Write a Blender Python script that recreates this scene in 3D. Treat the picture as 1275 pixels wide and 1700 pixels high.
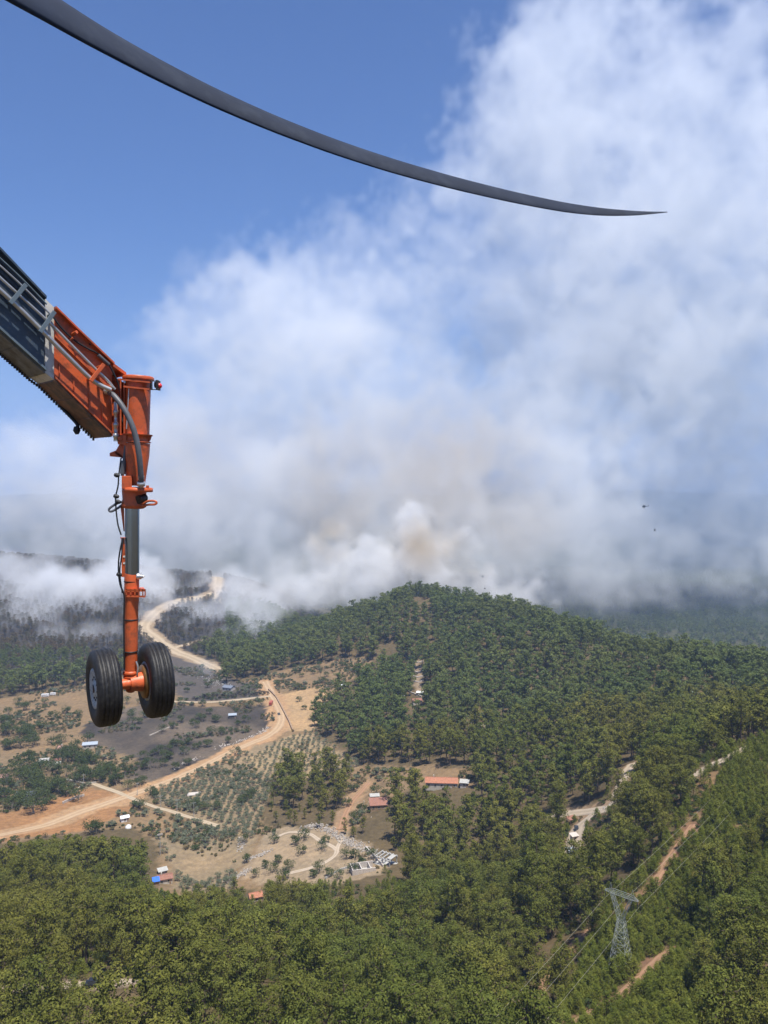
import bpy, bmesh, math, random
import numpy as np
from mathutils import Vector, Matrix, Quaternion, noise as mnoise
random.seed(7); RNG = np.random.default_rng(11)
for o in list(bpy.data.objects): bpy.data.objects.remove(o)
SC = bpy.context.scene
C = SC.collection

# ------------------------------------------------------------------ camera, sky, sun, exposure
CAM_Z = 196.0                       # metres above the valley floor
F_PX, PITCH = 1284.0, math.atan(60.0 / 1284.0)
cam = bpy.data.cameras.new('camera'); cam_o = bpy.data.objects.new('camera', cam); C.objects.link(cam_o)
cam_o.location = (0, 0, CAM_Z); cam_o.rotation_euler = (math.pi / 2 - PITCH, 0, 0)
cam.sensor_fit = 'VERTICAL'; cam.sensor_height = 24.0; cam.lens = 24.0 * F_PX / 1700.0
cam.clip_start = 0.1; cam.clip_end = 60000.0
SC.camera = cam_o

SUN_EL, SUN_AZ = math.radians(72), math.atan2(0.55, -0.85)     # azimuth measured from +y towards +x
SUN_DIR = Vector((math.sin(SUN_AZ) * math.cos(SUN_EL), math.cos(SUN_AZ) * math.cos(SUN_EL), math.sin(SUN_EL)))
world = bpy.data.worlds.new('World'); SC.world = world; world.use_nodes = True
wn = world.node_tree; wn.nodes.clear()
w_out = wn.nodes.new('ShaderNodeOutputWorld'); w_bg = wn.nodes.new('ShaderNodeBackground'); w_sky = wn.nodes.new('ShaderNodeTexSky')
w_sky.sky_type = 'NISHITA'; w_sky.sun_disc = False; w_sky.sun_elevation = SUN_EL; w_sky.sun_rotation = SUN_AZ
w_sky.altitude = 300; w_sky.air_density = 1.0; w_sky.dust_density = 0.2; w_sky.ozone_density = 6.0
w_bg.inputs['Strength'].default_value = 0.06
w_hs = wn.nodes.new('ShaderNodeHueSaturation'); w_hs.inputs['Saturation'].default_value = 1.42; w_hs.inputs['Hue'].default_value = 0.513
wn.links.new(w_sky.outputs[0], w_hs.inputs['Color']); wn.links.new(w_hs.outputs[0], w_bg.inputs['Color']); wn.links.new(w_bg.outputs[0], w_out.inputs['Surface'])
sun = bpy.data.lights.new('sun', 'SUN'); sun.energy = 4.9; sun.angle = math.radians(0.53); sun.color = (1.0, 0.955, 0.88)
sun_o = bpy.data.objects.new('sun', sun); C.objects.link(sun_o)
sun_o.rotation_euler = SUN_DIR.to_track_quat('Z', 'Y').to_euler()
vs = SC.view_settings; vs.view_transform = 'Standard'; vs.look = 'None'; vs.exposure = 0.7; vs.gamma = 1.0; vs.use_curve_mapping = False
SC.render.engine = 'CYCLES'
cy = SC.cycles
cy.use_denoising = True
cy.max_bounces = 6; cy.diffuse_bounces = 2; cy.glossy_bounces = 2; cy.transmission_bounces = 2; cy.transparent_max_bounces = 12
cy.volume_bounces = 5; cy.volume_step_rate = 2.4; cy.volume_max_steps = 160
cy.caustics_reflective = False; cy.caustics_refractive = False

def ray(px, py):
    """direction of a picture point (photograph pixels), scaled so that y = 1"""
    a, b = (px - 637.5) / F_PX, (850.0 - py) / F_PX
    c, s = math.cos(PITCH), math.sin(PITCH)
    y = c + b * s
    return a / y, (-s + b * c) / y
def P(px, py, Y):
    a, b = ray(px, py)
    return Vector((a * Y, Y, CAM_Z + b * Y))

def tag(o, label=None, cat=None, group=None, kind=None):
    for k, v in (('label', label), ('category', cat), ('group', group), ('kind', kind)):
        if v: o[k] = v
    return o
def link(name, me, mat=None, parent=None, loc=None):
    o = bpy.data.objects.new(name, me); C.objects.link(o)
    if mat is not None and me is not None and len(me.materials) == 0:
        me.materials.append(mat)
    if parent is not None: o.parent = parent
    if loc is not None: o.location = loc
    return o
def empty(name, loc=(0, 0, 0), rz=0.0, label=None, cat=None, group=None):
    o = bpy.data.objects.new(name, None); C.objects.link(o); o.empty_display_size = 0.1
    o.location = loc; o.rotation_euler = (0, 0, rz)
    return tag(o, label, cat, group)
def np_mesh(name, verts, faces, mats=(), smooth=False, mat_idx=None):
    """mesh from arrays; faces is an (n,k) int array or a list of tuples"""
    me = bpy.data.meshes.new(name)
    verts = np.asarray(verts, dtype=np.float32).reshape(-1, 3)
    if isinstance(faces, np.ndarray):
        k = faces.shape[1]; n = len(faces)
        me.vertices.add(len(verts)); me.vertices.foreach_set('co', verts.ravel())
        me.loops.add(n * k); me.loops.foreach_set('vertex_index', faces.astype(np.int32).ravel())
        me.polygons.add(n); me.polygons.foreach_set('loop_start', np.arange(0, n * k, k, dtype=np.int32))
        if mat_idx is not None: me.polygons.foreach_set('material_index', np.asarray(mat_idx, dtype=np.int32))
        me.update(calc_edges=True); me.validate()
    else:
        me.from_pydata([tuple(map(float, v)) for v in verts], [], faces)
        if mat_idx is not None: me.polygons.foreach_set('material_index', np.asarray(mat_idx, dtype=np.int32))
    if smooth: me.polygons.foreach_set('use_smooth', np.ones(len(me.polygons), dtype=bool))
    for m in mats: me.materials.append(m)
    return me

# ------------------------------------------------------------------ materials
def new_mat(name):
    m = bpy.data.materials.new(name); m.use_nodes = True
    nt = m.node_tree; nt.nodes.clear()
    return m, nt
def N(nt, t, **kw):
    n = nt.nodes.new(t)
    for k, v in kw.items():
        if k.startswith('i_'):
            key = k[2:]; key = int(key) if key.isdigit() else key.replace('_', ' ')
            n.inputs[key].default_value = v
        else: setattr(n, k, v)
    return n
def mixc(nt, fac, a, b, blend='MIX'):
    m = nt.nodes.new('ShaderNodeMix'); m.data_type = 'RGBA'; m.blend_type = blend
    for sock, v in ((m.inputs[0], fac), (m.inputs[6], a), (m.inputs[7], b)):
        if hasattr(v, 'links') or hasattr(v, 'is_linked'): nt.links.new(v, sock)
        elif isinstance(v, (int, float)): sock.default_value = v
        else: sock.default_value = (*v[:3], 1.0)
    return m.outputs[2]
def ramp(nt, src, p0, p1, c0=0.0, c1=1.0):
    m = nt.nodes.new('ShaderNodeMapRange'); m.clamp = True
    nt.links.new(src, m.inputs[0])
    m.inputs[1].default_value = p0; m.inputs[2].default_value = p1; m.inputs[3].default_value = c0; m.inputs[4].default_value = c1
    return m.outputs[0]
def noise_tex(nt, scale, detail=4, rough=0.55, coord='Object', dist=0.0):
    tc = nt.nodes.new('ShaderNodeTexCoord'); n = nt.nodes.new('ShaderNodeTexNoise')
    n.inputs['Scale'].default_value = scale; n.inputs['Detail'].default_value = detail; n.inputs['Roughness'].default_value = rough
    n.inputs['Distortion'].default_value = dist
    nt.links.new(tc.outputs[coord], n.inputs['Vector'])
    return n.outputs['Fac']
def plain(name, col, rough=0.6, metal=0.0, var=0.25, vscale=6.0, bump=0.0, bscale=30.0, dirt=None, dirt_amt=0.0, spec=0.5):
    """base colour broken up by noise, optional worn dirt colour and fine relief"""
    m, nt = new_mat(name)
    out = N(nt, 'ShaderNodeOutputMaterial'); b = N(nt, 'ShaderNodeBsdfPrincipled')
    b.inputs['Roughness'].default_value = rough; b.inputs['Metallic'].default_value = metal
    b.inputs['Specular IOR Level'].default_value = spec
    f = noise_tex(nt, vscale, 5, 0.6)
    c = mixc(nt, ramp(nt, f, 0.3, 0.7), [x * (1 - var) for x in col], [min(1, x * (1 + var)) for x in col])
    if dirt is not None:
        d = noise_tex(nt, vscale * 2.7, 6, 0.7)
        c = mixc(nt, ramp(nt, d, 0.62 - dirt_amt * 0.4, 0.78 - dirt_amt * 0.3), c, dirt)
    nt.links.new(c, b.inputs['Base Color'])
    if bump > 0:
        bn = N(nt, 'ShaderNodeBump'); bn.inputs['Strength'].default_value = bump; bn.inputs['Distance'].default_value = 0.02
        nt.links.new(noise_tex(nt, bscale, 4, 0.6), bn.inputs['Height']); nt.links.new(bn.outputs[0], b.inputs['Normal'])
    nt.links.new(b.outputs[0], out.inputs['Surface'])
    return m
# ------------------------------------------------------------------ terrain: heights surveyed as (picture x, picture y, distance, tree height standing on it)
G_PTS = [
 # near slope under the helicopter
 (640,1700,140,11),(200,1640,165,0),(0,1700,150,8),(900,1700,165,0),(1000,1690,160,0),(1030,1610,185,0),(1100,1590,185,0),(1275,1690,135,3),(1275,1600,155,3),
 (700,1600,195,11),(350,1570,205,9),(100,1500,255,10),(900,1600,195,11),(960,1560,215,0),(1150,1500,205,3),(1200,1400,228,3),(1275,1300,262,3),(1230,1240,300,0),(1275,1230,305,0),
 (1170,1280,285,0),(1150,1370,250,0),(1110,1430,232,0),(1040,1280,370,0),(960,1380,330,0),(940,1440,300,0),(750,1480,270,11),(500,1530,265,11),(800,1380,365,11),
 (20,1440,300,10),(120,1400,330,10),(270,1500,310,0),(600,1500,300,0),(420,1535,272,8),
 # valley floor
 (60,1385,410,0),(200,1400,400,0),(270,1468,366,0),(422,1496,343,0),(500,1460,355,0),(620,1445,350,0),(520,1400,390,0),(560,1335,450,0),(650,1345,425,0),(730,1302,440,0),(220,1325,470,0),(0,1350,440,0),
 (0,1260,540,0),(100,1200,620,0),(400,1270,525,0),(300,1190,630,0),(450,1130,740,0),(500,1200,610,0),(150,1155,705,0),(300,1110,790,0),(380,1118,780,0),(560,1170,640,0),(560,1270,520,0),(680,1275,480,0),
 # right hand forest and the hill
 (1275,1180,390,11),(1275,1110,520,11),(1100,1180,450,11),(900,1250,430,11),(830,1212,520,0),(730,1200,520,11),(620,1230,510,11),(665,1172,600,0),(700,1112,690,0),(600,1100,740,0),(540,1140,690,0),
 (690,974,880,10),(760,997,840,10),(830,1002,790,10),(900,1032,730,10),(1000,1052,680,10),(1130,1080,610,10),(1200,1096,570,10),(640,1002,900,10),(560,1024,920,10),(480,1057,930,8),(430,1077,900,8),
 (700,1050,760,10),(800,1080,660,10),(950,1120,590,10),(850,1150,570,10),(1050,1130,540,10),
 # burnt hill on the left with the dirt road
 (60,1100,800,5),(100,1040,950,6),(60,950,1200,8),(20,918,1350,8),(150,930,1300,8),(-80,915,1350,8),(-100,1000,1000,8),(240,1045,980,0),(290,1000,1120,0),(355,990,1200,0),(362,955,1330,0),(320,952,1350,8),(-150,1100,800,3),
 # far right: lower valley, dark ridge, far mountains
 (1230,1072,1350,0),(1275,1000,1900,0),(1200,975,2300,0),(1200,927,3200,0),(1300,927,3200,0),(1050,940,3200,0),
]
G_DROP = [   # (picture x, distance, metres below the camera)
 (690,1100,225),(560,1150,240),(830,1000,215),(1000,900,225),(1130,800,230),(1250,760,230),(1100,1150,285),(420,1100,206),(420,1400,200),(500,1500,240),(700,1600,270),(300,1800,260),(50,1800,240),(1000,2000,310),
 (1200,4600,420),(900,4600,400),(600,4600,380),(200,4600,380),(1275,9000,255),(1150,9000,248),(1000,9000,262),(800,9000,255),(600,9000,290),(300,9000,280),(0,9000,290),(-300,9000,290),(1600,9000,250),
 (640,16000,480),(0,16000,480),(1275,16000,480),(640,3000,340),(200,3000,330),(640,6500,420),(1100,6500,420),(100,6500,420),
 (640,110,104),(200,110,100),(1100,110,98),(640,80,101),(0,100,98),(1275,100,86),(1500,150,86),(1500,300,92),(1500,600,140),(1600,1200,260),(-300,150,110),(-300,400,192),(-300,700,195),(-300,250,150),
]
def _w(x, y):
    y = np.maximum(y, 30.0)
    return np.stack([np.arctan2(x, y + 120.0) * 3.0, np.log(y + 60.0) * 2.2], -1)
_c, _h = [], []
for px, py, Y, h in G_PTS:
    p = P(px, py, Y); _c.append((p.x, p.y)); _h.append(p.z - h)
for px, Y, d in G_DROP:
    a, b = ray(px, 790); _c.append((a * Y, Y)); _h.append(CAM_Z - d)
_c = np.array(_c); _h = np.array(_h); _cw = _w(_c[:, 0], _c[:, 1])
def _k(r): return np.where(r > 1e-9, r * r * np.log(np.maximum(r, 1e-9)), 0.0)
_n = len(_c)
_A = np.zeros((_n + 3, _n + 3)); _A[:_n, :_n] = _k(np.linalg.norm(_cw[:, None] - _cw[None], axis=-1)) + np.eye(_n) * 0.004
_A[:_n, _n] = 1; _A[:_n, _n + 1:] = _cw; _A[_n, :_n] = 1; _A[_n + 1:, :_n] = _cw.T
_s = np.linalg.solve(_A, np.concatenate([_h, np.zeros(3)]))
def vnoise(x, y, cell, seed):
    """smooth value noise on the plane, about -1..1"""
    r = np.random.default_rng(seed); T = r.uniform(-1, 1, (256, 256))
    u, v = x / cell, y / cell; i, j = np.floor(u).astype(int), np.floor(v).astype(int)
    fu, fv = u - i, v - j; fu = fu * fu * (3 - 2 * fu); fv = fv * fv * (3 - 2 * fv)
    g = lambda a, b: T[a % 256, b % 256]
    return (g(i, j) * (1 - fu) + g(i + 1, j) * fu) * (1 - fv) + (g(i, j + 1) * (1 - fu) + g(i + 1, j + 1) * fu) * fv
def fnoise(x, y, cell, seed, octs=4):
    s, a, t = 0.0, 1.0, 0.0
    for k in range(octs):
        s = s + a * vnoise(x, y, cell / 2 ** k, seed + k); t += a; a *= 0.55
    return s / t
def height_raw(x, y):
    x = np.asarray(x, float); y = np.asarray(y, float); sh = x.shape
    q = _w(x.ravel(), y.ravel()); z = np.empty(len(q))
    for a in range(0, len(q), 20000):
        b = q[a:a + 20000]
        z[a:a + 20000] = _k(np.linalg.norm(b[:, None] - _cw[None], axis=-1)) @ _s[:_n] + _s[_n] + b @ _s[_n + 1:]
    z = z.reshape(sh)
    d = np.hypot(x, y)
    z = z + fnoise(x, y, 90, 5) * np.clip((d - 250) / 900, 0, 1) * 6 + fnoise(x, y, 700, 9, 5) * np.clip((d - 1500) / 3000, 0, 1) * 110 + vnoise(x, y, 14, 3) * 0.4
    return np.clip(z, -330, 190)
def axis(lo, hi, step, far_lo, far_hi, g=1.09):
    a = list(np.arange(lo, hi + 0.1, step)); s = step
    while a[-1] < far_hi: s *= g; a.append(a[-1] + s)
    s = step
    while a[0] > far_lo: s *= g; a.insert(0, a[0] - s)
    return np.array(a)
GX = axis(-470, 470, 3.0, -9000, 9000, 1.08); GY = axis(90, 1010, 3.0, -1500, 17000, 1.035)
_X, _Y = np.meshgrid(GX, GY, indexing='ij')
GZ = height_raw(_X, _Y)
def H(x, y):
    """ground height, read off the terrain grid"""
    x = np.asarray(x, float); y = np.asarray(y, float)
    i = np.clip(np.searchsorted(GX, x) - 1, 0, len(GX) - 2); j = np.clip(np.searchsorted(GY, y) - 1, 0, len(GY) - 2)
    u = (x - GX[i]) / (GX[i + 1] - GX[i]); v = (y - GY[j]) / (GY[j + 1] - GY[j])
    return (GZ[i, j] * (1 - u) + GZ[i + 1, j] * u) * (1 - v) + (GZ[i, j + 1] * (1 - u) + GZ[i + 1, j + 1] * u) * v
_ts = np.concatenate([np.arange(95, 1500, 1.5), np.geomspace(1500, 16000, 900)])
def G(px, py):
    """the first point of the ground that the picture point looks at"""
    a, b = ray(px, py); z = CAM_Z + b * _ts; g = H(a * _ts, _ts)
    k = np.argmax(z < g)
    if not (z < g).any(): k = len(_ts) - 1
    Y = _ts[k]; return Vector((a * Y, Y, float(H(a * Y, Y))))
def poly(pts): return np.array([G(*p)[:2] for p in pts])
def inside(x, y, pg):
    r = np.zeros(np.shape(x), bool); n = len(pg); j = n - 1
    for i in range(n):
        xi, yi = pg[i]; xj, yj = pg[j]
        if yi != yj: r ^= ((yi > y) != (yj > y)) & (x < (xj - xi) * (y - yi) / (yj - yi) + xi)
        j = i
    return r
def near_line(x, y, ln, d):
    r = np.zeros(np.shape(x), bool)
    for (ax, ay), (bx, by) in zip(ln[:-1], ln[1:]):
        vx, vy = bx - ax, by - ay; t = np.clip(((x - ax) * vx + (y - ay) * vy) / (vx * vx + vy * vy + 1e-9), 0, 1)
        r |= np.hypot(x - ax - t * vx, y - ay - t * vy) < d
    return r

# land: outlines on the ground
LAND = {
 'farmland': poly([(-60,1410),(0,1402),(60,1395),(130,1385),(215,1378),(262,1395),(262,1440),(255,1478),(300,1490),(392,1480),(470,1478),(545,1470),(600,1455),(648,1440),(600,1400),(560,1385),(500,1375),(440,1372),(440,1335),(470,1295),(540,1290),(585,1300),(570,1370),(600,1372),(620,1335),(680,1310),(790,1302),(780,1275),(600,1272),(560,1240),(520,1210),(530,1165),(560,1150),(590,1120),(620,1090),(520,1105),(455,1115),(425,1128),(370,1135),(370,1118),(330,1090),(280,1085),(240,1120),(160,1135),(60,1150),(0,1160),(-60,1160)]),
 'red_soil': poly([(-60,1405),(0,1398),(140,1380),(215,1345),(225,1325),(150,1305),(60,1340),(-60,1365)]),
 'burnt_field': poly([(130,1212),(190,1182),(250,1168),(300,1172),(440,1172),(462,1190),(452,1215),(420,1235),(330,1268),(240,1300),(200,1290),(235,1262),(190,1248),(150,1232)]),
 'burnt_yard': poly([(270,1085),(310,1090),(370,1125),(440,1140),(440,1158),(300,1165),(280,1120)]),
 'burnt_hill': poly([(-120,1140),(60,1130),(150,1120),(240,1105),(290,1090),(340,1085),(380,1050),(375,1000),(350,948),(250,948),(150,930),(0,912),(-120,905)]),
 'dry_field': poly([(455,1155),(530,1140),(548,1160),(535,1180),(520,1215),(480,1215),(470,1180)]),
 'quarry': poly([(390,1455),(430,1400),(450,1378),(520,1370),(580,1385),(650,1430),(640,1450),(560,1470),(500,1480),(440,1470)]),
 'olive_grove': poly([(245,1322),(330,1275),(440,1235),(520,1215),(600,1270),(560,1285),(470,1290),(440,1335),(435,1370),(392,1450),(388,1478),(320,1482),(290,1478),(285,1440),(262,1395),(330,1360)]),
 'dry_grove': poly([(400,1265),(480,1222),(520,1220),(580,1265),(560,1285),(460,1290)]),
 'garden': poly([(-60,1360),(60,1335),(170,1295),(240,1250),(160,1240),(60,1250),(-60,1255)]),
 'bare_slope': poly([(686,1152),(689,1098),(700,1098),(703,1152)]),
}
LAND['dozer_cut'] = poly([(1180,1262),(1205,1262),(1160,1400),(1110,1470),(1085,1465),(1120,1400)])
LAND['thicket'] = np.array([(P(px, 790, Y).x, Y) for px, Y in ((1020,232),(1090,232),(1150,262),(1190,295),(1275,310),(1500,330),(1600,100),(930,100),(940,178),(985,205))])
ROADS = {}   # name -> (picture points, width)
for nm, w, pts in [
  ('valley', 6.5, [(-20,1392),(70,1372),(125,1352),(215,1322),(300,1290),(380,1250),(440,1225),(464,1205),(466,1185),(450,1150),(440,1132)]),
  ('cross', 3.4, [(150,1300),(185,1312),(215,1324),(250,1338),(300,1354),(330,1362),(362,1372)]),
  ('burnt', 4.0, [(280,1166),(340,1166),(400,1162),(448,1156)]),
  ('hill', 15.0, [(362,1112),(320,1093),(285,1078),(262,1062),(240,1042),(258,1018),(290,1000),(330,992),(356,985),(362,972),(360,957)]),
  ('hill', 6.0, [(285,1078),(310,1070),(345,1062)]),
  ('quarry', 2.6, [(478,1452),(510,1443),(540,1432),(558,1418),(555,1408),(530,1395),(512,1385),(480,1383),(455,1392)]),
  ('quarry', 2.4, [(558,1418),(562,1405),(570,1392)]),
  ('lane', 4.0, [(566,1378),(575,1350),(590,1325),(612,1300)]),
  ('forest', 6.5, [(942,1440),(950,1410),(957,1385),(962,1372),(985,1352)]),
  ('forest', 5.0, [(905,1362),(940,1353),(985,1347),(1015,1340),(1030,1305),(1042,1280),(1050,1268)]),
  ('forest', 5.0, [(1300,1224),(1265,1232),(1235,1243),(1205,1262),(1180,1272),(1150,1292)]),
  ('forest', 4.0, [(760,1196),(800,1204),(850,1213),(930,1226)]),
  ('slope', 3.6, [(930,1715),(990,1680),(1040,1650),(1070,1618),(1100,1590),(1118,1578)]),
  ('slope', 2.8, [(870,1690),(910,1620),(950,1575),(985,1545),(1060,1500),(1090,1460),(1120,1415),(1150,1370)]),
  ('bottom', 5.5, [(30,1640),(80,1640),(140,1636),(230,1632)]),
 ]:
    g = [G(*p) for p in pts]; ROADS.setdefault(nm, []).append((np.array([q[:2] for q in g]), w))

# ground sheet with its soils
def soil_colours(x, y):
    jx = x + fnoise(x, y, 14, 21, 3) * 5; jy = y + fnoise(x, y, 14, 31, 3) * 5
    col = np.empty(x.shape + (3,)); col[:] = (0.115, 0.088, 0.05)                      # litter under the pines
    far = np.clip((np.hypot(x, y) - 1000) / 800, 0, 1)[..., None]
    col = col * (1 - far) + np.array((0.045, 0.058, 0.028)) * far
    def put(nm, c, amt=1.0):
        m = inside(jx, jy, LAND[nm]); col[m] = col[m] * (1 - amt) + np.array(c) * amt
    put('burnt_hill', (0.05, 0.046, 0.042)); put('farmland', (0.21, 0.148, 0.086)); put('olive_grove', (0.235, 0.18, 0.112)); put('dry_grove', (0.29, 0.22, 0.13)); put('garden', (0.205, 0.15, 0.09))
    put('red_soil', (0.28, 0.155, 0.075)); put('dry_field', (0.36, 0.245, 0.135)); put('quarry', (0.29, 0.222, 0.145)); put('bare_slope', (0.27, 0.205, 0.14)); put('burnt_yard', (0.095, 0.083, 0.074))
    put('dozer_cut', (0.22, 0.135, 0.08), .5); put('thicket', (0.22, 0.145, 0.075), 0.5)
    m = inside(jx, jy, LAND['burnt_field']); t = (fnoise(x, y, 40, 55, 3) * 0.5 + 0.5)[..., None]
    t = np.clip((t - .36) * 2.6 + .25 * fnoise(x, y, 9, 58, 2)[..., None], 0, 1); bc = np.array((0.050, 0.045, 0.041)) * (1 - t) + np.array((0.14, 0.112, 0.085)) * t; col[m] = bc[m]
    for nm, c in (('valley', (0.37, 0.235, 0.13)), ('forest', (0.28, 0.20, 0.13)), ('slope', (0.22, 0.13, 0.08)), ('lane', (0.3, 0.2, 0.12)), ('bottom', (0.35, 0.27, 0.2)), ('hill', (0.27, 0.205, 0.135))):
        for ln, w in ROADS[nm]:
            m = near_line(jx, jy, ln, w * (1.35 if nm in ('valley', 'lane') else 0.8)); col[m] = c
    return col
_m, nt = new_mat('soil'); M_SOIL = _m
_out = N(nt, 'ShaderNodeOutputMaterial'); _b = N(nt, 'ShaderNodeBsdfDiffuse')
_at = N(nt, 'ShaderNodeAttribute', attribute_name='land')
_c1 = mixc(nt, ramp(nt, noise_tex(nt, 0.35, 6, 0.65), 0.3, 0.7), (0.72, 0.72, 0.74), (1.22, 1.2, 1.15))
_c2 = mixc(nt, ramp(nt, noise_tex(nt, 0.045, 4, 0.6), 0.3, 0.7), (0.85, 0.88, 0.9), (1.15, 1.1, 1.05))
nt.links.new(mixc(nt, 1.0, mixc(nt, 1.0, _at.outputs['Color'], _c1, 'MULTIPLY'), _c2, 'MULTIPLY'), _b.inputs['Color'])
_bn = N(nt, 'ShaderNodeBump'); _bn.inputs['Strength'].default_value = 0.6; _bn.inputs['Distance'].default_value = 0.6
nt.links.new(noise_tex(nt, 0.5, 6, 0.65), _bn.inputs['Height']); nt.links.new(_bn.outputs[0], _b.inputs['Normal']); nt.links.new(_b.outputs[0], _out.inputs['Surface'])
def grid_faces(nx, ny):
    i, j = np.meshgrid(np.arange(nx - 1), np.arange(ny - 1), indexing='ij'); a = (i * ny + j).ravel()
    return np.stack([a, a + ny, a + ny + 1, a + 1], -1)
_me = np_mesh('terrain', np.stack([_X, _Y, GZ], -1), grid_faces(len(GX), len(GY)), [M_SOIL], smooth=True)
_ca = _me.color_attributes.new('land', 'FLOAT_COLOR', 'POINT')
_cc = soil_colours(_X, _Y).reshape(-1, 3); _ca.data.foreach_set('color', np.concatenate([_cc, np.ones((len(_cc), 1))], 1).astype(np.float32).ravel())
tag(link('terrain', _me), None, None, None, 'structure')

# dirt roads laid a little above the terrain
def dirt_mat(name, a, b):
    m, nt = new_mat(name); out = N(nt, 'ShaderNodeOutputMaterial'); d = N(nt, 'ShaderNodeBsdfDiffuse')
    at = N(nt, 'ShaderNodeUVMap'); sp = N(nt, 'ShaderNodeSeparateXYZ'); nt.links.new(at.outputs[0], sp.inputs[0])
    w = N(nt, 'ShaderNodeMath', operation='PINGPONG'); w.inputs[1].default_value = 0.25; nt.links.new(sp.outputs[0], w.inputs[0])
    c = mixc(nt, ramp(nt, noise_tex(nt, 0.3, 6, 0.7), 0.3, 0.7), a, b)
    c = mixc(nt, ramp(nt, w.outputs[0], 0.10, 0.2, 0.0, 0.35), c, [min(1, v * 1.4) for v in b])
    nt.links.new(c, d.inputs['Color']); nt.links.new(d.outputs[0], out.inputs['Surface']); return m
M_ROAD = {'valley': dirt_mat('orange_dirt', (0.34, 0.23, 0.135), (0.41, 0.295, 0.185)), 'cross': dirt_mat('pale_dirt', (0.33, 0.26, 0.175), (0.39, 0.315, 0.22)), 'hill': dirt_mat('sandy_dirt', (0.31, 0.24, 0.155), (0.39, 0.31, 0.215)),
 'slope': dirt_mat('red_dirt', (0.27, 0.155, 0.09), (0.33, 0.20, 0.12)), 'forest': dirt_mat('grey_dirt', (0.36, 0.29, 0.21), (0.43, 0.35, 0.26))}
for _k1, _k2 in (('burnt', 'cross'), ('quarry', 'forest'), ('lane', 'slope'), ('bottom', 'forest')): M_ROAD[_k1] = M_ROAD[_k2]
def resample(ln, step):
    p = np.vstack([2 * ln[0] - ln[1], ln, 2 * ln[-1] - ln[-2]]); out = []
    for i in range(1, len(p) - 2):
        n = max(2, int(np.linalg.norm(p[i + 1] - p[i]) / step))
        for t in np.arange(n) / n:
            a, b, c, d = p[i - 1], p[i], p[i + 1], p[i + 2]
            out.append(0.5 * ((2 * b) + (-a + c) * t + (2 * a - 5 * b + 4 * c - d) * t * t + (-a + 3 * b - 3 * c + d) * t ** 3))
    out.append(ln[-1]); return np.array(out)
def strip(name, ln, w, mat, seed, lift=0.18):
    q = resample(ln, 2.5); t = np.gradient(q, axis=0); t /= np.linalg.norm(t, axis=1, keepdims=True) + 1e-9; nrm = np.stack([t[:, 1], -t[:, 0]], -1)
    K = 5; V = np.empty((len(q), K, 3)); U = np.empty((len(q), K, 2)); s = np.arange(len(q)) * 2.5
    for k in range(K):
        e = (k / (K - 1) - 0.5) * w
        if k in (0, K - 1): e = e * (1 + 0.22 * vnoise(s, s * 0 + k * 50, 7, seed))
        xy = q + nrm * np.broadcast_to(e, (len(q),))[:, None]
        V[:, k, :2] = xy; V[:, k, 2] = H(xy[:, 0], xy[:, 1]) + lift - (0.1 if k in (0, K - 1) else 0); U[:, k] = np.stack([s * 0 + k / (K - 1), s / w], -1)
    f = grid_faces(len(q), K); me = np_mesh(name, V, f, [mat], True)
    uv = me.uv_layers.new(name='UVMap'); li = np.empty(len(me.loops), np.int32); me.loops.foreach_get('vertex_index', li); uv.data.foreach_set('uv', U.reshape(-1, 2)[li].astype(np.float32).ravel())
    return tag(link(name, me), None, None, None, 'structure')
_i = 0
for nm, L in ROADS.items():
    for ln, w in L:
        _i += 1; strip('dirt_road', ln, w, M_ROAD[nm], 100 + _i, 0.18 + 0.02 * (_i % 5))
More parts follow.
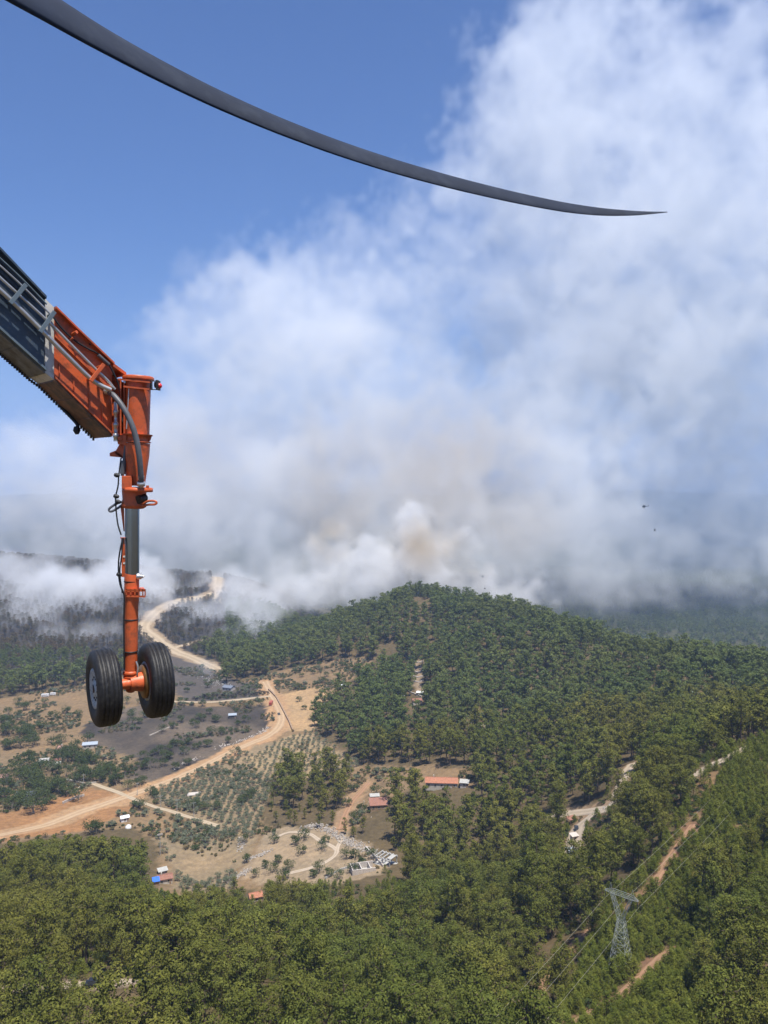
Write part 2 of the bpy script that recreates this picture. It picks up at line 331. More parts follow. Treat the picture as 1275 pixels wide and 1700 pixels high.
# ------------------------------------------------------------------ the helicopter's own landing gear leg and rotor blade
def hexa(p, bevel=0.0):
    """closed box from 8 corners: four of one end, then the matching four of the other"""
    V = [tuple(v) for v in p]; Fc = [(0, 1, 2, 3), (7, 6, 5, 4), (0, 4, 5, 1), (1, 5, 6, 2), (2, 6, 7, 3), (3, 7, 4, 0)]
    return V, Fc
def frame_of(a, b):
    d = (Vector(b) - Vector(a)).normalized(); u = d.orthogonal().normalized(); return d, u, d.cross(u)
class MB:
    """collects shapes into one mesh"""
    def __init__(s): s.v, s.f, s.sm = [], [], []
    def add(s, V, Fc, smooth=False):
        n = len(s.v); s.v += [tuple(v) for v in V]; s.f += [tuple(i + n for i in q) for q in Fc]; s.sm += [smooth] * len(Fc); return s
    def hexa(s, p): return s.add(*hexa(p))
    def box(s, c, ax, ay, az):
        """box about c with half-axis vectors"""
        c, ax, ay, az = map(Vector, (c, ax, ay, az)); q = [c - ax - ay - az, c + ax - ay - az, c + ax + ay - az, c - ax + ay - az]
        return s.hexa(q + [v + az * 2 for v in q])
    def lathe(s, a, b, prof, n=28, cap=True, smooth=True):
        """turned shape along a-b; prof = [(t along, radius)]"""
        a, b = Vector(a), Vector(b); d, u, w = frame_of(a, b); V, Fc = [], []; m = len(prof)
        for t, r in prof:
            for k in range(n):
                an = 2 * math.pi * k / n; V.append(a + (b - a) * t + (u * math.cos(an) + w * math.sin(an)) * r)
        for i in range(m - 1):
            for k in range(n): Fc.append((i * n + k, i * n + (k + 1) % n, (i + 1) * n + (k + 1) % n, (i + 1) * n + k))
        s.add(V, Fc, smooth)
        if cap:
            s.add(V[:n], [tuple(reversed(range(n)))]); s.add(V[-n:], [tuple(range(n))])
        return s
    def cyl(s, a, b, r, n=16, r2=None): return s.lathe(a, b, [(0, r), (1, r if r2 is None else r2)], n)
    def tube(s, pts, r, n=10, closed=False, sub=6):
        pts = [Vector(p) for p in pts]
        if sub > 1 and len(pts) > 2:
            q = [2 * pts[0] - pts[1]] + pts + [2 * pts[-1] - pts[-2]]; o = []
            for i in range(1, len(q) - 2):
                for t in [k / sub for k in range(sub)]:
                    A, B, D, E_ = q[i - 1], q[i], q[i + 1], q[i + 2]
                    o.append(0.5 * ((2 * B) + (D - A) * t + (2 * A - 5 * B + 4 * D - E_) * t * t + (3 * B - A - 3 * D + E_) * t ** 3))
            pts = o + [pts[-1]]
        V, Fc = [], []; m = len(pts); u = None
        for i in range(m):
            d = (pts[min(i + 1, m - 1)] - pts[max(i - 1, 0)]).normalized()
            u = d.orthogonal().normalized() if u is None else (u - d * u.dot(d)).normalized(); w = d.cross(u)
            for k in range(n):
                an = 2 * math.pi * k / n; V.append(pts[i] + (u * math.cos(an) + w * math.sin(an)) * r)
        for i in range(m - 1):
            for k in range(n): Fc.append((i * n + k, i * n + (k + 1) % n, (i + 1) * n + (k + 1) % n, (i + 1) * n + k))
        s.add(V, Fc, True); s.add(V[:n], [tuple(reversed(range(n)))]); s.add(V[-n:], [tuple(range(n))]); return s
    def build(s, name, mat, parent=None, bevel=0.0, org=(0, 0, 0)):
        me = bpy.data.meshes.new(name); o3 = Vector(org); me.from_pydata([tuple(Vector(v) - o3) for v in s.v], [], s.f)
        me.polygons.foreach_set('use_smooth', s.sm)
        bm = bmesh.new(); bm.from_mesh(me); bmesh.ops.recalc_face_normals(bm, faces=bm.faces)
        if bevel > 0:
            es = [e for e in bm.edges if len(e.link_faces) == 2 and e.calc_face_angle(0) > 0.9]
            bmesh.ops.bevel(bm, geom=es, offset=bevel, segments=2, affect='EDGES', profile=0.6)
        bm.to_mesh(me); bm.free()
        return link(name, me, mat, parent)

M_ORANGE = plain('orange_paint', (0.64, 0.122, 0.036), 0.42, 0, 0.2, 3.0, 0.15, 45, (0.32, 0.085, 0.04), 0.36)
M_NAVY = plain('slate_blue_paint', (0.050, 0.074, 0.105), 0.42, 0, 0.22, 4.0, 0.1, 40, (0.12, 0.13, 0.13), 0.2)
M_STEELBLUE = plain('blue_grey_paint', (0.12, 0.16, 0.19), 0.45, 0, 0.2, 4.0)
M_WHITE = plain('off_white_paint', (0.62, 0.60, 0.55), 0.5, 0, 0.12, 6.0, 0, 30, (0.35, 0.30, 0.24), 0.3)
M_UNDER = plain('shaded_underside_paint', (0.21, 0.10, 0.06), 0.55, 0, 0.3, 2.5, 0.15, 25, (0.07, 0.05, 0.04), 0.55)  # orange darkened and browned: underside shade and ground reflection put into the colour
M_UNDERGREY = plain('blotched_grey_underside', (0.17, 0.17, 0.16), 0.55, 0, 0.3, 2.5, 0.15, 25, (0.07, 0.06, 0.05), 0.5)  # plain grey with darker blotches
M_STEEL = plain('dull_steel', (0.56, 0.55, 0.53), 0.38, 0.75, 0.15, 8.0)
M_CHROME = plain('polished_piston_steel', (0.34, 0.40, 0.47), 0.2, 1.0, 0.08, 2.0)
M_RUBBER = plain('tyre_rubber', (0.011, 0.011, 0.012), 0.55, 0, 0.35, 9.0, 0.2, 60, (0.04, 0.037, 0.033), 0.34)
M_HOSE = plain('grey_hose', (0.10, 0.105, 0.115), 0.5, 0, 0.2, 12.0)
M_BLACK = plain('black_cable', (0.015, 0.015, 0.017), 0.55, 0, 0.2, 12.0)
M_HUBWHITE = plain('chalky_wheel_paint', (0.50, 0.50, 0.46), 0.6, 0, 0.15, 14.0, 0, 30, (0.16, 0.14, 0.12), 0.35)
M_BRASS = plain('bronze_brake', (0.30, 0.16, 0.06), 0.45, 0.6, 0.3, 14.0)
M_RED = plain('red_lens', (0.75, 0.05, 0.05), 0.2, 0, 0.05, 5.0)
M_BOLT = plain('dark_bolts', (0.05, 0.04, 0.035), 0.5, 0.5, 0.3, 20.0)

GY0 = 9.2
gear_base = P(217, 1148, GY0)
gear = empty('landing_gear', gear_base, 0, 'orange helicopter landing gear leg with twin black tyres hanging at left', 'landing gear')
def gb(mb, name, mat, parent=None, bevel=0.0):
    o = mb.build(name, mat, parent or gear, bevel, gear_base); return o
AXD = Vector((0.742, 0.670, 0.0)); FN = Vector((0.670, -0.742, 0.0))     # outboard along the beam, and the way its near face looks
def BY(px): return 8.28 + (GY0 - 8.28) * px / 205.0                       # distance of the beam's near face
UPZ = Vector((0, 0, 1))
def edge(px, tab):
    xs = [t[0] for t in tab]; return float(np.interp(px, xs, [t[1] for t in tab]))
TOP = [(-120, 292), (0, 421), (78, 502), (151, 573), (203, 622)]; BOT = [(-120, 440), (0, 551), (73, 616), (88, 627), (161, 699), (187, 724)]
def face(px, v, out=0.0):
    """point on the beam's near face: v = 0 top edge, 1 bottom edge; out = towards the camera"""
    y = edge(px, TOP) * (1 - v) + edge(px, BOT) * v
    if px > 187: y = min(y, 724)
    return P(px, y, BY(px)) + FN * out
W_BEAM = 0.50
def girder(x0, x1, n, v0=0.0, v1=1.0, out=0.0, depth=W_BEAM):
    mb = MB(); xs = np.linspace(x0, x1, n)
    for a, b in zip(xs[:-1], xs[1:]):
        q = lambda x: [face(x, v0, out), face(x, v1, out), face(x, v1, out) - FN * depth, face(x, v0, out) - FN * depth]
        mb.hexa(q(a) + q(b))
    return mb
sleeve = gb(girder(-120, 76, 4), 'beam_sleeve', M_NAVY)
gb(girder(88, 186, 2), 'beam', M_ORANGE); beam = gear.children[-1]
gb(girder(74, 89, 2, -0.02, 1.02, 0.012, W_BEAM + 0.03), 'joint_band', M_WHITE)
# overhanging top flange, lower lip, bottom plates, the row of bolts along the far edge
def flange(x0, x1, v0, v1, o0, o1, n=2):
    mb = MB(); xs = np.linspace(x0, x1, n)
    for a, b in zip(xs[:-1], xs[1:]):
        q = lambda x: [face(x, v0, o0), face(x, v1, o0), face(x, v1, o1), face(x, v0, o1)]
        mb.hexa(q(a) + q(b))
    return mb
gb(flange(-120, 73.5, -0.035, 0.0, 0.08, -W_BEAM - 0.03, 3), 'top_flange', M_NAVY, sleeve); gb(flange(89.5, 186, -0.03, 0.0, 0.075, -W_BEAM - 0.03, 3), 'top_flange', M_ORANGE, beam); gb(flange(186.2, 208, -0.03, 0.02, 0.03, -W_BEAM, 2), 'end_plate', M_ORANGE, beam)
gb(flange(-120, 73.5, 0.965, 1.0, 0.075, 0.002, 3), 'lower_lip', M_STEELBLUE, sleeve); gb(flange(89.5, 184, 0.97, 1.0, 0.05, 0.002, 3), 'lower_lip', M_ORANGE, beam)
gb(flange(-120, 73.5, 0.42, 0.47, 0.05, 0.002, 3), 'stiffener', M_NAVY, sleeve)
for v in (0.1, 0.17, 0.24): gb(flange(-120, 60, v, v + 0.012, 0.012, 0.002, 3), 'stiffener', M_NAVY, sleeve)
gb(flange(-120, 72, 0.55, 0.94, 0.02, 0.002, 3), 'side_panel', M_NAVY, sleeve)
def under(x0, x1, mat, par):
    mb = MB(); q = lambda x, d: [face(x, 1.0, 0.03) - UPZ * d, face(x, 1.0, -W_BEAM - 0.02) - UPZ * d]
    for a, b in [(x0, x1)]:
        mb.hexa(q(a, 0.001) + q(a, 0.03)[::-1] + q(b, 0.001) + q(b, 0.03)[::-1])
    return gb(mb, 'bottom_plate', mat, par)
for a, b in ((-120, -30), (-29, 22), (23, 73)): under(a, b, M_UNDERGREY, sleeve)
for a, b in ((89, 118), (119, 150), (151, 184)): under(a, b, M_UNDER, beam)
mb = MB()
for x in np.arange(-40, 184, 4.2):
    c = face(x, 1.0, -W_BEAM) - UPZ * 0.03; mb.cyl(c, c - UPZ * 0.035, 0.014, 6)
gb(mb, 'bolt_row', M_BOLT, beam)['kind'] = 'stuff'
for x in (97, 121, 146, 168):                                            # weld seams and ribs on the orange face
    gb(flange(x, x + 1.6, 0.72, 0.97, 0.018, 0.002), 'rib', M_ORANGE, beam)
gb(flange(90, 182, 0.36, 0.40, 0.03, 0.002, 3), 'stiffener', M_ORANGE, beam)
# hydraulic lines
def fp(px, py, out): # picture point on the plane of the near face
    return P(px, py, BY(min(px, 210))) + FN * out
gb(MB().tube([fp(-60, 440, .12), fp(0, 490, .12), fp(60, 548, .12), fp(100, 588, .12), fp(140, 627, .12), fp(158, 640, .12), fp(176, 649, .14)], 0.026, 12), 'pressure_pipe', M_STEEL)
gb(MB().tube([fp(-60, 415, .11), fp(0, 469, .11), fp(75, 537, .11), fp(110, 572, .11), fp(150, 612, .11), fp(172, 633, .11), fp(184, 648, .12)], 0.016, 10), 'return_pipe', M_STEEL)
gb(MB().tube([fp(-60, 395, .08), fp(0, 447, .08), fp(36, 480, .08), fp(80, 524, .08)], 0.011, 8), 'thin_pipe', M_STEEL)
gb(MB().tube([fp(-60, 380, .07), fp(0, 434, .07), fp(36, 468, .07), fp(74, 507, .07)], 0.009, 8), 'thin_pipe', M_STEELBLUE)
for (a, b, m) in (((9, 508), (35, 477), M_STEELBLUE), ((58, 555), (82, 521), M_STEELBLUE), ((141, 635), (163, 607), M_ORANGE)):
    p, q = fp(*a, .165), fp(*b, .165); d = (q - p).normalized(); w = d.cross(FN).normalized()
    gb(MB().box((p + q) / 2, (q - p) / 2, w * 0.022, FN * 0.012).cyl(p + d * 0.05, p + d * 0.05 - FN * 0.16, 0.016, 8).cyl(q - d * 0.03, q - d * 0.03 - FN * 0.16, 0.016, 8), 'pipe_clamp', m, None, 0.004)
gb(MB().tube([fp(84, 524, .04), fp(100, 546, .05), fp(120, 565, .05), fp(142, 579, .05), fp(158, 587, .05), fp(174, 600, .05), fp(184, 617, .05), fp(193, 637, .05), fp(197, 655, .05), fp(197, 690, .06), fp(206, 715, .10), fp(218, 735, .14)], 0.011, 8), 'wiring_cable', M_BLACK)
gb(MB().cyl(fp(160, 590, .05), fp(178, 606, .05), 0.022, 10), 'cable_sleeve', M_HOSE)
gb(MB().cyl(fp(118, 556, .03), fp(122, 553, .10), 0.02, 8).cyl(fp(113, 566, .03), fp(118, 562, .06), 0.014, 8), 'cable_clip', M_ORANGE)
gb(MB().cyl(fp(150, 573, .0), fp(151, 566, .0), 0.02, 8), 'sensor', M_BLACK)
gb(MB().tube([face(126, 1.0, -W_BEAM) - UPZ * 0.03, P(127, 703, 9.25), P(127, 711, 9.25)], 0.020, 8).lathe(P(127, 708, 9.25), P(128, 721, 9.25), [(0, .03), (.5, .045), (1, .02)], 10), 'drain_plug', M_BLACK)
gb(MB().lathe(fp(187, 668, .08), fp(188, 733, .08), [(0, .022), (.2, .022), (.21, .03), (.3, .03), (.31, .02), (.52, .02), (.53, .034), (.62, .034), (.63, .024), (.8, .024), (.81, .036), (.9, .036), (.91, .026), (1, .03)], 12), 'quick_coupling', M_STEEL)
# swivel housing: barrel, cap, gussets, collar, tapered neck
Sx = lambda px, py, dy=0.0: P(px, py, GY0 + dy)
k_ = GY0 / F_PX
def axis_pt(py): return Sx(229.5 - (py - 628) * 0.0232, py)
ap = axis_pt
barrel = gb(MB().lathe(ap(724), ap(629), [(0, 20 * k_), (1, 20.5 * k_)], 36), 'swivel_barrel', M_ORANGE)
gb(MB().lathe(ap(630.5), ap(625), [(0, 25 * k_), (.6, 25.5 * k_), (1, 24 * k_)], 36), 'barrel_cap', M_ORANGE)
gb(MB().lathe(ap(735), ap(721), [(0, 22 * k_), (.1, 23 * k_), (.2, 20.5 * k_), (.8, 20.5 * k_), (.85, 25 * k_), (1, 25 * k_)], 36), 'collar', M_ORANGE)
gb(MB().lathe(ap(736), ap(806), [(0, 21.5 * k_), (.3, 20.5 * k_), (1, 14.5 * k_)], 36), 'tapered_neck', M_ORANGE)
for x0, x1 in ((199, 201.5), (205, 207)):
    gb(MB().hexa([Sx(x0, 628, -.10), Sx(x1, 628, -.10), Sx(x1, 726, -.10), Sx(x0, 724, -.10), Sx(x0, 628, .12), Sx(x1, 628, .12), Sx(x1, 726, .12), Sx(x0, 724, .12)]), 'gusset', M_ORANGE, None, 0.004)
gb(MB().hexa([Sx(186, 623, .02), Sx(214, 640, .02), Sx(214, 724, .02), Sx(186, 724, .02), Sx(186, 623, .26), Sx(214, 640, .26), Sx(214, 724, .26), Sx(186, 724, .26)]), 'knuckle_plate', M_ORANGE)
gb(MB().tube([Sx(214, 645, -.13), Sx(212, 680, -.14), Sx(210, 712, -.15)], 0.008, 6), 'ground_wire', M_STEEL)
gb(MB().hexa([Sx(192, 722, -.12), Sx(210, 722, -.14), Sx(210, 738, -.14), Sx(196, 738, -.12), Sx(192, 722, .1), Sx(210, 722, .1), Sx(210, 738, .1), Sx(196, 738, .1)]).cyl(Sx(199, 728, -.125), Sx(199, 728, -.15), .026, 12), 'hinge_lug', M_ORANGE, None, 0.006)
gb(MB().hexa([Sx(244, 721, -.03), Sx(252.5, 722, -.03), Sx(250, 731, -.03), Sx(244, 735, -.03), Sx(244, 721, .06), Sx(252.5, 722, .06), Sx(250, 731, .06), Sx(244, 735, .06)]), 'stop_lug', M_ORANGE, None, 0.004)
gb(MB().hexa([Sx(182, 752, -.05), Sx(192, 748, -.05), Sx(207, 760, -.05), Sx(182, 757.5, -.05), Sx(182, 752, .08), Sx(192, 748, .08), Sx(207, 760, .08), Sx(182, 757.5, .08)]).hexa([Sx(190, 752, -.05), Sx(198, 738, -.05), Sx(209, 738, -.05), Sx(207, 764, -.05), Sx(190, 752, .08), Sx(198, 738, .08), Sx(209, 738, .08), Sx(207, 764, .08)]), 'stop_bracket', M_ORANGE, None, 0.004)
gb(MB().cyl(Sx(209, 740, -.1), Sx(203, 790, -.1), .02, 8).cyl(Sx(206, 765, -.1), Sx(203.5, 787, -.1), .032, 8), 'lock_actuator', M_HOSE)
# position light on its bracket
gb(MB().hexa([Sx(196, 628, -.17), Sx(252, 634, -.17), Sx(252, 636, -.17), Sx(196, 631, -.17), Sx(196, 628, -.13), Sx(252, 634, -.13), Sx(252, 636, -.13), Sx(196, 631, -.13)]).hexa([Sx(205, 640, -.17), Sx(252, 645.5, -.17), Sx(252, 647.5, -.17), Sx(205, 643, -.17), Sx(205, 640, -.13), Sx(252, 645.5, -.13), Sx(252, 647.5, -.13), Sx(205, 643, -.13)]), 'lamp_bracket', M_ORANGE)
lamp = gb(MB().hexa([Sx(249, 632, -.2), Sx(264, 632, -.2), Sx(264, 633.5, -.2), Sx(249, 633.5, -.2), Sx(249, 632, -.1), Sx(264, 632, -.1), Sx(264, 633.5, -.1), Sx(249, 633.5, -.1)]).hexa([Sx(250, 646, -.2), Sx(264, 646, -.2), Sx(264, 647.5, -.2), Sx(250, 647.5, -.2), Sx(250, 646, -.1), Sx(264, 646, -.1), Sx(264, 647.5, -.1), Sx(250, 647.5, -.1)]).box(Sx(262.5, 639.7, -.15), (.012, 0, 0), (0, .055, 0), (0, 0, .055)).box(Sx(251, 639.7, -.1), (.008, 0, 0), (0, .03, 0), (0, 0, .05)).cyl(Sx(257, 639, -.15), Sx(263.5, 639, -.15), .035, 12), 'position_lamp', M_BOLT)
gb(MB().lathe(Sx(264, 640.5, -.15), Sx(269, 640.5, -.15), [(0, .032), (.5, .03), (.85, .018), (1, .004)], 16), 'red_lens', M_RED, lamp)
# lower flange of the housing
gb(MB().hexa([Sx(202, 790, -.16), Sx(219, 790, -.16), Sx(219, 812, -.16), Sx(202, 812, -.16), Sx(202, 790, 0), Sx(219, 790, 0), Sx(219, 812, 0), Sx(202, 812, 0)]), 'valve_box', M_ORANGE, None, 0.008)
gb(MB().lathe(Sx(228.5, 809, -.02), Sx(228.4, 816.5, -.02), [(0, 21 * k_), (.15, 24.5 * k_), (.9, 24.5 * k_), (1, 23.5 * k_)], 36), 'flange_plate', M_ORANGE, None)
gb(MB().lathe(Sx(223, 814), Sx(222, 844), [(0, 20 * k_), (.5, 18.5 * k_), (.8, 20 * k_), (.9, 20 * k_), (1, 15 * k_)], 32), 'gland_housing', M_ORANGE)
gb(MB().cyl(Sx(229, 830, -.13), Sx(240, 826, -.02), .05, 14), 'dark_recess', M_BOLT)  # dark disc almost flush with the housing, standing in for its shaded recess
for px in (216, 232, 245): gb(MB().cyl(Sx(px, 809.5, -.09), Sx(px, 806, -.09), .02, 6), 'flange_bolt', M_ORANGE)
gb(MB().tube([Sx(236, 838, -.10), Sx(246, 832, -.13), Sx(257, 832, -.14), Sx(260, 835, -.14), Sx(256, 837.5, -.14), Sx(246, 838, -.12), Sx(238, 840, -.10)], .013, 8), 'tie_down_ring', M_ORANGE)
gb(MB().tube([Sx(202, 833, -.05), Sx(192, 837, -.08), Sx(183, 843, -.1), Sx(181, 847, -.1), Sx(185, 849, -.1), Sx(195, 844, -.08), Sx(203, 838, -.05)], .014, 8), 'tie_down_ring', M_HOSE)
gb(MB().tube([Sx(180, 650, -.13), Sx(189, 657, -.2), Sx(202, 673, -.24), Sx(215, 696, -.25), Sx(225, 724, -.25), Sx(231, 756, -.24), Sx(234, 790, -.2), Sx(234, 800, -.17)], .033, 14), 'hydraulic_hose', M_HOSE)
gb(MB().lathe(Sx(234, 790, -.195), Sx(234, 809, -.15), [(0, .037), (.3, .037), (.32, .028), (.5, .028), (.52, .046), (.85, .046), (.87, .03), (1, .03)], 12), 'hose_fitting', M_STEEL)
gb(MB().lathe(Sx(172, 646, -.12), Sx(182, 652, -.14), [(0, .03), (.3, .03), (.32, .045), (.7, .045), (.72, .034), (1, .034)], 12), 'hose_fitting', M_STEEL)
# sliding piston, torque strips, lower tube
gb(MB().lathe(Sx(219.6, 840), Sx(219.3, 953), [(0, 11.6 * k_), (1, 11.6 * k_)], 40), 'piston', M_CHROME)
gb(MB().hexa([Sx(199.5, 838, -.04), Sx(206, 838, -.04), Sx(207, 882, -.04), Sx(205, 882, -.04), Sx(199.5, 838, .04), Sx(206, 838, .04), Sx(207, 882, .04), Sx(205, 882, .04)]), 'torque_strip', M_ORANGE, None, 0.004)
ts_ = MB(); q_ = [(201, 893), (207, 893), (207.5, 958), (202, 958)]
ts_.hexa([Sx(a, b, -.03) for a, b in q_] + [Sx(a, b, .03) for a, b in q_]); ts_.hexa([Sx(199.5, 892, -.05), Sx(208, 892, -.05), Sx(208, 894, -.05), Sx(199.5, 894, -.05), Sx(199.5, 892, .05), Sx(208, 892, .05), Sx(208, 894, .05), Sx(199.5, 894, .05)])
strip_o = gb(ts_, 'torque_strip', M_ORANGE, None, 0.003)
for py in (924, 935): gb(MB().cyl(Sx(206, py, -.031), Sx(206, py, -.034), .012, 12), 'peg_hole', M_WHITE, strip_o)
lower = gb(MB().lathe(Sx(218.9, 951), Sx(217, 1116), [(0, 11.3 * k_), (.02, 12 * k_), (.28, 12 * k_), (.31, 11.2 * k_), (.66, 11 * k_), (1, 10.2 * k_)], 36), 'lower_tube', M_ORANGE)
gb(MB().lathe(Sx(217.0, 1113), Sx(216.9, 1126), [(0, 10.4 * k_), (.1, 12.5 * k_), (.45, 12.5 * k_), (.55, 10.5 * k_), (.65, 12 * k_), (.9, 12 * k_), (1, 9.5 * k_)], 32), 'axle_collar', M_ORANGE)
gb(MB().lathe(Sx(216.9, 1124), Sx(217.3, 1149), [(0, 9.8 * k_), (.7, 9.6 * k_), (.9, 8 * k_), (1, 5 * k_)], 28), 'jack_foot', M_ORANGE)
for py in (965, 1028, 1081): gb(MB().lathe(Sx(218.5 - (py - 951) * .0115, py - 1.2), Sx(218.5 - (py - 951) * .0115, py + 1.4), [(0, 11.2 * k_ if py > 1000 else 12.1 * k_), (.3, 11.9 * k_ if py > 1000 else 12.3 * k_), (.7, 11.9 * k_ if py > 1000 else 12.3 * k_), (1, 11.2 * k_)], 32), 'strap', M_BOLT, lower)
gb(MB().lathe(Sx(229, 957, -.03), Sx(240, 957, -.05), [(0, .04), (.4, .035), (.45, .022), (.7, .022), (.75, .012), (1, .006)], 12), 'grease_nipple', M_STEEL)
# foot step: a little ladder of a plate
st = MB()
for y0, y1 in ((977, 979.5), (988, 991)): st.hexa([Sx(209, y0, -.1), Sx(241, y0 + 1, -.1), Sx(241, y1 + 1, -.1), Sx(209, y1, -.1), Sx(209, y0, -.06), Sx(241, y0 + 1, -.06), Sx(241, y1 + 1, -.06), Sx(209, y1, -.06)])
for x in (209, 216, 223, 230, 236, 240): st.hexa([Sx(x, 978, -.1), Sx(x + 2, 978, -.1), Sx(x + 2, 990, -.1), Sx(x, 990, -.1), Sx(x, 978, -.06), Sx(x + 2, 978, -.06), Sx(x + 2, 990, -.06), Sx(x, 990, -.06)])
st.hexa([Sx(208, 981, -.1), Sx(242, 980, -.1), Sx(242, 982, -.1), Sx(208, 983, -.1), Sx(208, 976, .12), Sx(238, 975, .12), Sx(238, 977, .12), Sx(208, 978, .12)])
gb(st, 'foot_step', M_ORANGE)
gb(MB().tube([Sx(201, 760, -.08), Sx(197, 790, -.1), Sx(196, 806, -.1), Sx(192, 826, -.1), Sx(193, 850, -.1), Sx(196, 872, -.1), Sx(201, 888, -.08)], .009, 7), 'brake_line', M_BLACK)
gb(MB().tube([Sx(204, 893, -.06), Sx(200, 910, -.08), Sx(197, 930, -.09), Sx(197, 954, -.1), Sx(200, 972, -.1), Sx(206, 990, -.09), Sx(205.5, 1030, -.085), Sx(206, 1080, -.085), Sx(206.5, 1112, -.08)], .010, 7), 'brake_line', M_BLACK)
gb(MB().tube([Sx(204, 893, -.08), Sx(202, 920, -.11), Sx(199, 950, -.12), Sx(203, 985, -.12)], .008, 7), 'brake_line', M_BLACK)
for a, b in ((193, 788), (192, 823), (195, 832), (197, 953)): gb(MB().lathe(Sx(a - 3, b, -.1), Sx(a + 5, b + 2, -.1), [(0, .02), (.5, .028), (1, .018)], 8), 'line_clip', M_BLACK)
# twin wheels
CL, CR = P(172.5, 1141, 9.0), P(257.5, 1128.5, 9.31); WA = (CR - CL).normalized(); R_T = 0.452; W_T = 0.145
gb(MB().cyl(CL + WA * 0.05, CR - WA * 0.05, 0.062, 20).lathe(CR - WA * .30, CR - WA * .06, [(0, .085), (.4, .11), (1, .13)], 24), 'axle', M_ORANGE)
def wheel(c, s):
    """s = +1: the outer side of the wheel looks along +axle"""
    a, b = c - WA * W_T, c + WA * W_T
    rim_p = [(0.10, .03), (0.11, .09), (0.16, .10), (0.17, .17), (0.10, .20), (0.09, .235), (0.5, .235), (0.91, .235), (0.90, .20), (0.83, .17), (0.84, .10), (0.89, .09), (0.90, .03)]
    w = gb(MB().lathe(a, b, rim_p, 36, False), 'wheel', M_HUBWHITE)
    prof = [(0.13, .225), (0.08, .255), (0.035, .30), (0.02, .345), (0.045, .395), (0.10, .428), (0.17, .441)]
    for g in (0.24, 0.40, 0.60, 0.76):
        h = .4535 - abs(g - .5) * .018; prof += [(g - .02, h), (g - .012, h - .012), (g + .012, h - .012), (g + .02, h)]
    prof += [(0.83, .441), (0.90, .428), (0.955, .395), (0.98, .345), (0.965, .30), (0.92, .255), (0.87, .225)]
    gb(MB().lathe(a, b, prof, 72, False), 'tyre', M_RUBBER, w)
    gb(MB().lathe(a + WA * .02, a + WA * .075, [(0, .02), (.1, .05), (1, .06)], 16), 'hub_cap', M_BOLT, w)
    nuts = MB(); d, u, v = frame_of(a, b)
    for k in range(10):
        an = k * .628; q = a + WA * .055 + (u * math.cos(an) + v * math.sin(an)) * .13; nuts.cyl(q, q - WA * .018, .013, 6)
    gb(nuts, 'rim_nuts', M_BOLT, w)['kind'] = 'stuff'
    return w
wl = wheel(CL, -1); wr = wheel(CR, 1)
gb(MB().lathe(CR - WA * .16, CR - WA * .10, [(0, .11), (.1, .2), (.9, .205), (1, .1)], 32), 'brake_disc', M_BRASS, wr)
gb(MB().tube([P(226, 1098, 9.15), P(229, 1108, 9.14), P(228, 1122, 9.14), P(233, 1128, 9.2)], .012, 8), 'brake_hose', M_STEEL, wr)

# rotor blade overhead: a long drooping, tapering aerofoil
BL = [(a, b, c * .88, d) for a, b, c, d in [(-60, -72, 62, 4.6), (30, -18, 56, 4.9), (80, 12, 50, 5.1), (130, 43, 45, 5.3), (200, 83, 40, 5.6), (300, 136, 35.5, 6.0), (400, 183, 32, 6.4), (500, 224, 29, 6.8), (600, 260, 27, 7.2), (700, 290, 25, 7.6), (800, 316, 22, 8.0), (900, 338, 19.5, 8.4), (970, 350, 17, 8.7), (1030, 354, 12, 8.9), (1075, 354, 6, 9.05), (1108, 352, 1.5, 9.15)]]
V, Fc = [], []; pr = [(-1, 0), (-.92, .35), (-.6, .75), (-.1, .95), (.5, .55), (1, .05), (1, -.05), (.5, -.25), (-.1, -.45), (-.6, -.4), (-.92, -.25)]
B2 = np.array(BL); tt = np.linspace(0, len(BL) - 1, 90); cub = lambda c: np.array([np.interp(t, range(len(BL)), B2[:, c]) for t in tt])
sm = lambda a: np.convolve(np.pad(a, 4, mode='reflect', reflect_type='odd'), np.ones(9) / 9, 'valid')
bx, by_, bw, bY = (sm(cub(c)) for c in range(4)); bw = np.maximum(bw, 0.8)
for i in range(90):
    j0, j1 = max(i - 1, 0), min(i + 1, 89); d2 = np.array([bx[j1] - bx[j0], by_[j1] - by_[j0]]); d2 /= np.linalg.norm(d2); nn = np.array([-d2[1], d2[0]])
    lead = P(bx[i] + nn[0] * bw[i] * .5, by_[i] + nn[1] * bw[i] * .5, bY[i] - bw[i] * .006); trail = P(bx[i] - nn[0] * bw[i] * .5, by_[i] - nn[1] * bw[i] * .5, bY[i] + bw[i] * .006)
    mid = (lead + trail) / 2; ch = (trail - lead) / 2; span = P(bx[j1], by_[j1], bY[j1]) - P(bx[j0], by_[j0], bY[j0]); up = ch.cross(span).normalized()
    if up.z < 0: up = -up
    for a, t in pr: V.append(mid + ch * a + up * t * ch.length * .16)
K_ = len(pr)
for i in range(89):
    for k in range(K_): Fc.append((i * K_ + k, i * K_ + (k + 1) % K_, (i + 1) * K_ + (k + 1) % K_, (i + 1) * K_ + k))
M_BLADE = plain('dark_blade_paint', (0.013, 0.020, 0.038), 0.75, 0, 0.25, 1.2, 0.05, 12, (0.026, 0.035, 0.055), 0.35, 0.25)
blade_base = Vector(V[0]); mb = MB(); mb.add(V, Fc, True); mb.add(V[:K_], [tuple(range(K_))]); mb.add(V[-K_:], [tuple(range(K_))])
tag(mb.build('rotor_blade', M_BLADE, None, 0, (0, 0, 0)), 'long dark grey rotor blade curving across the sky overhead', 'rotor blade')
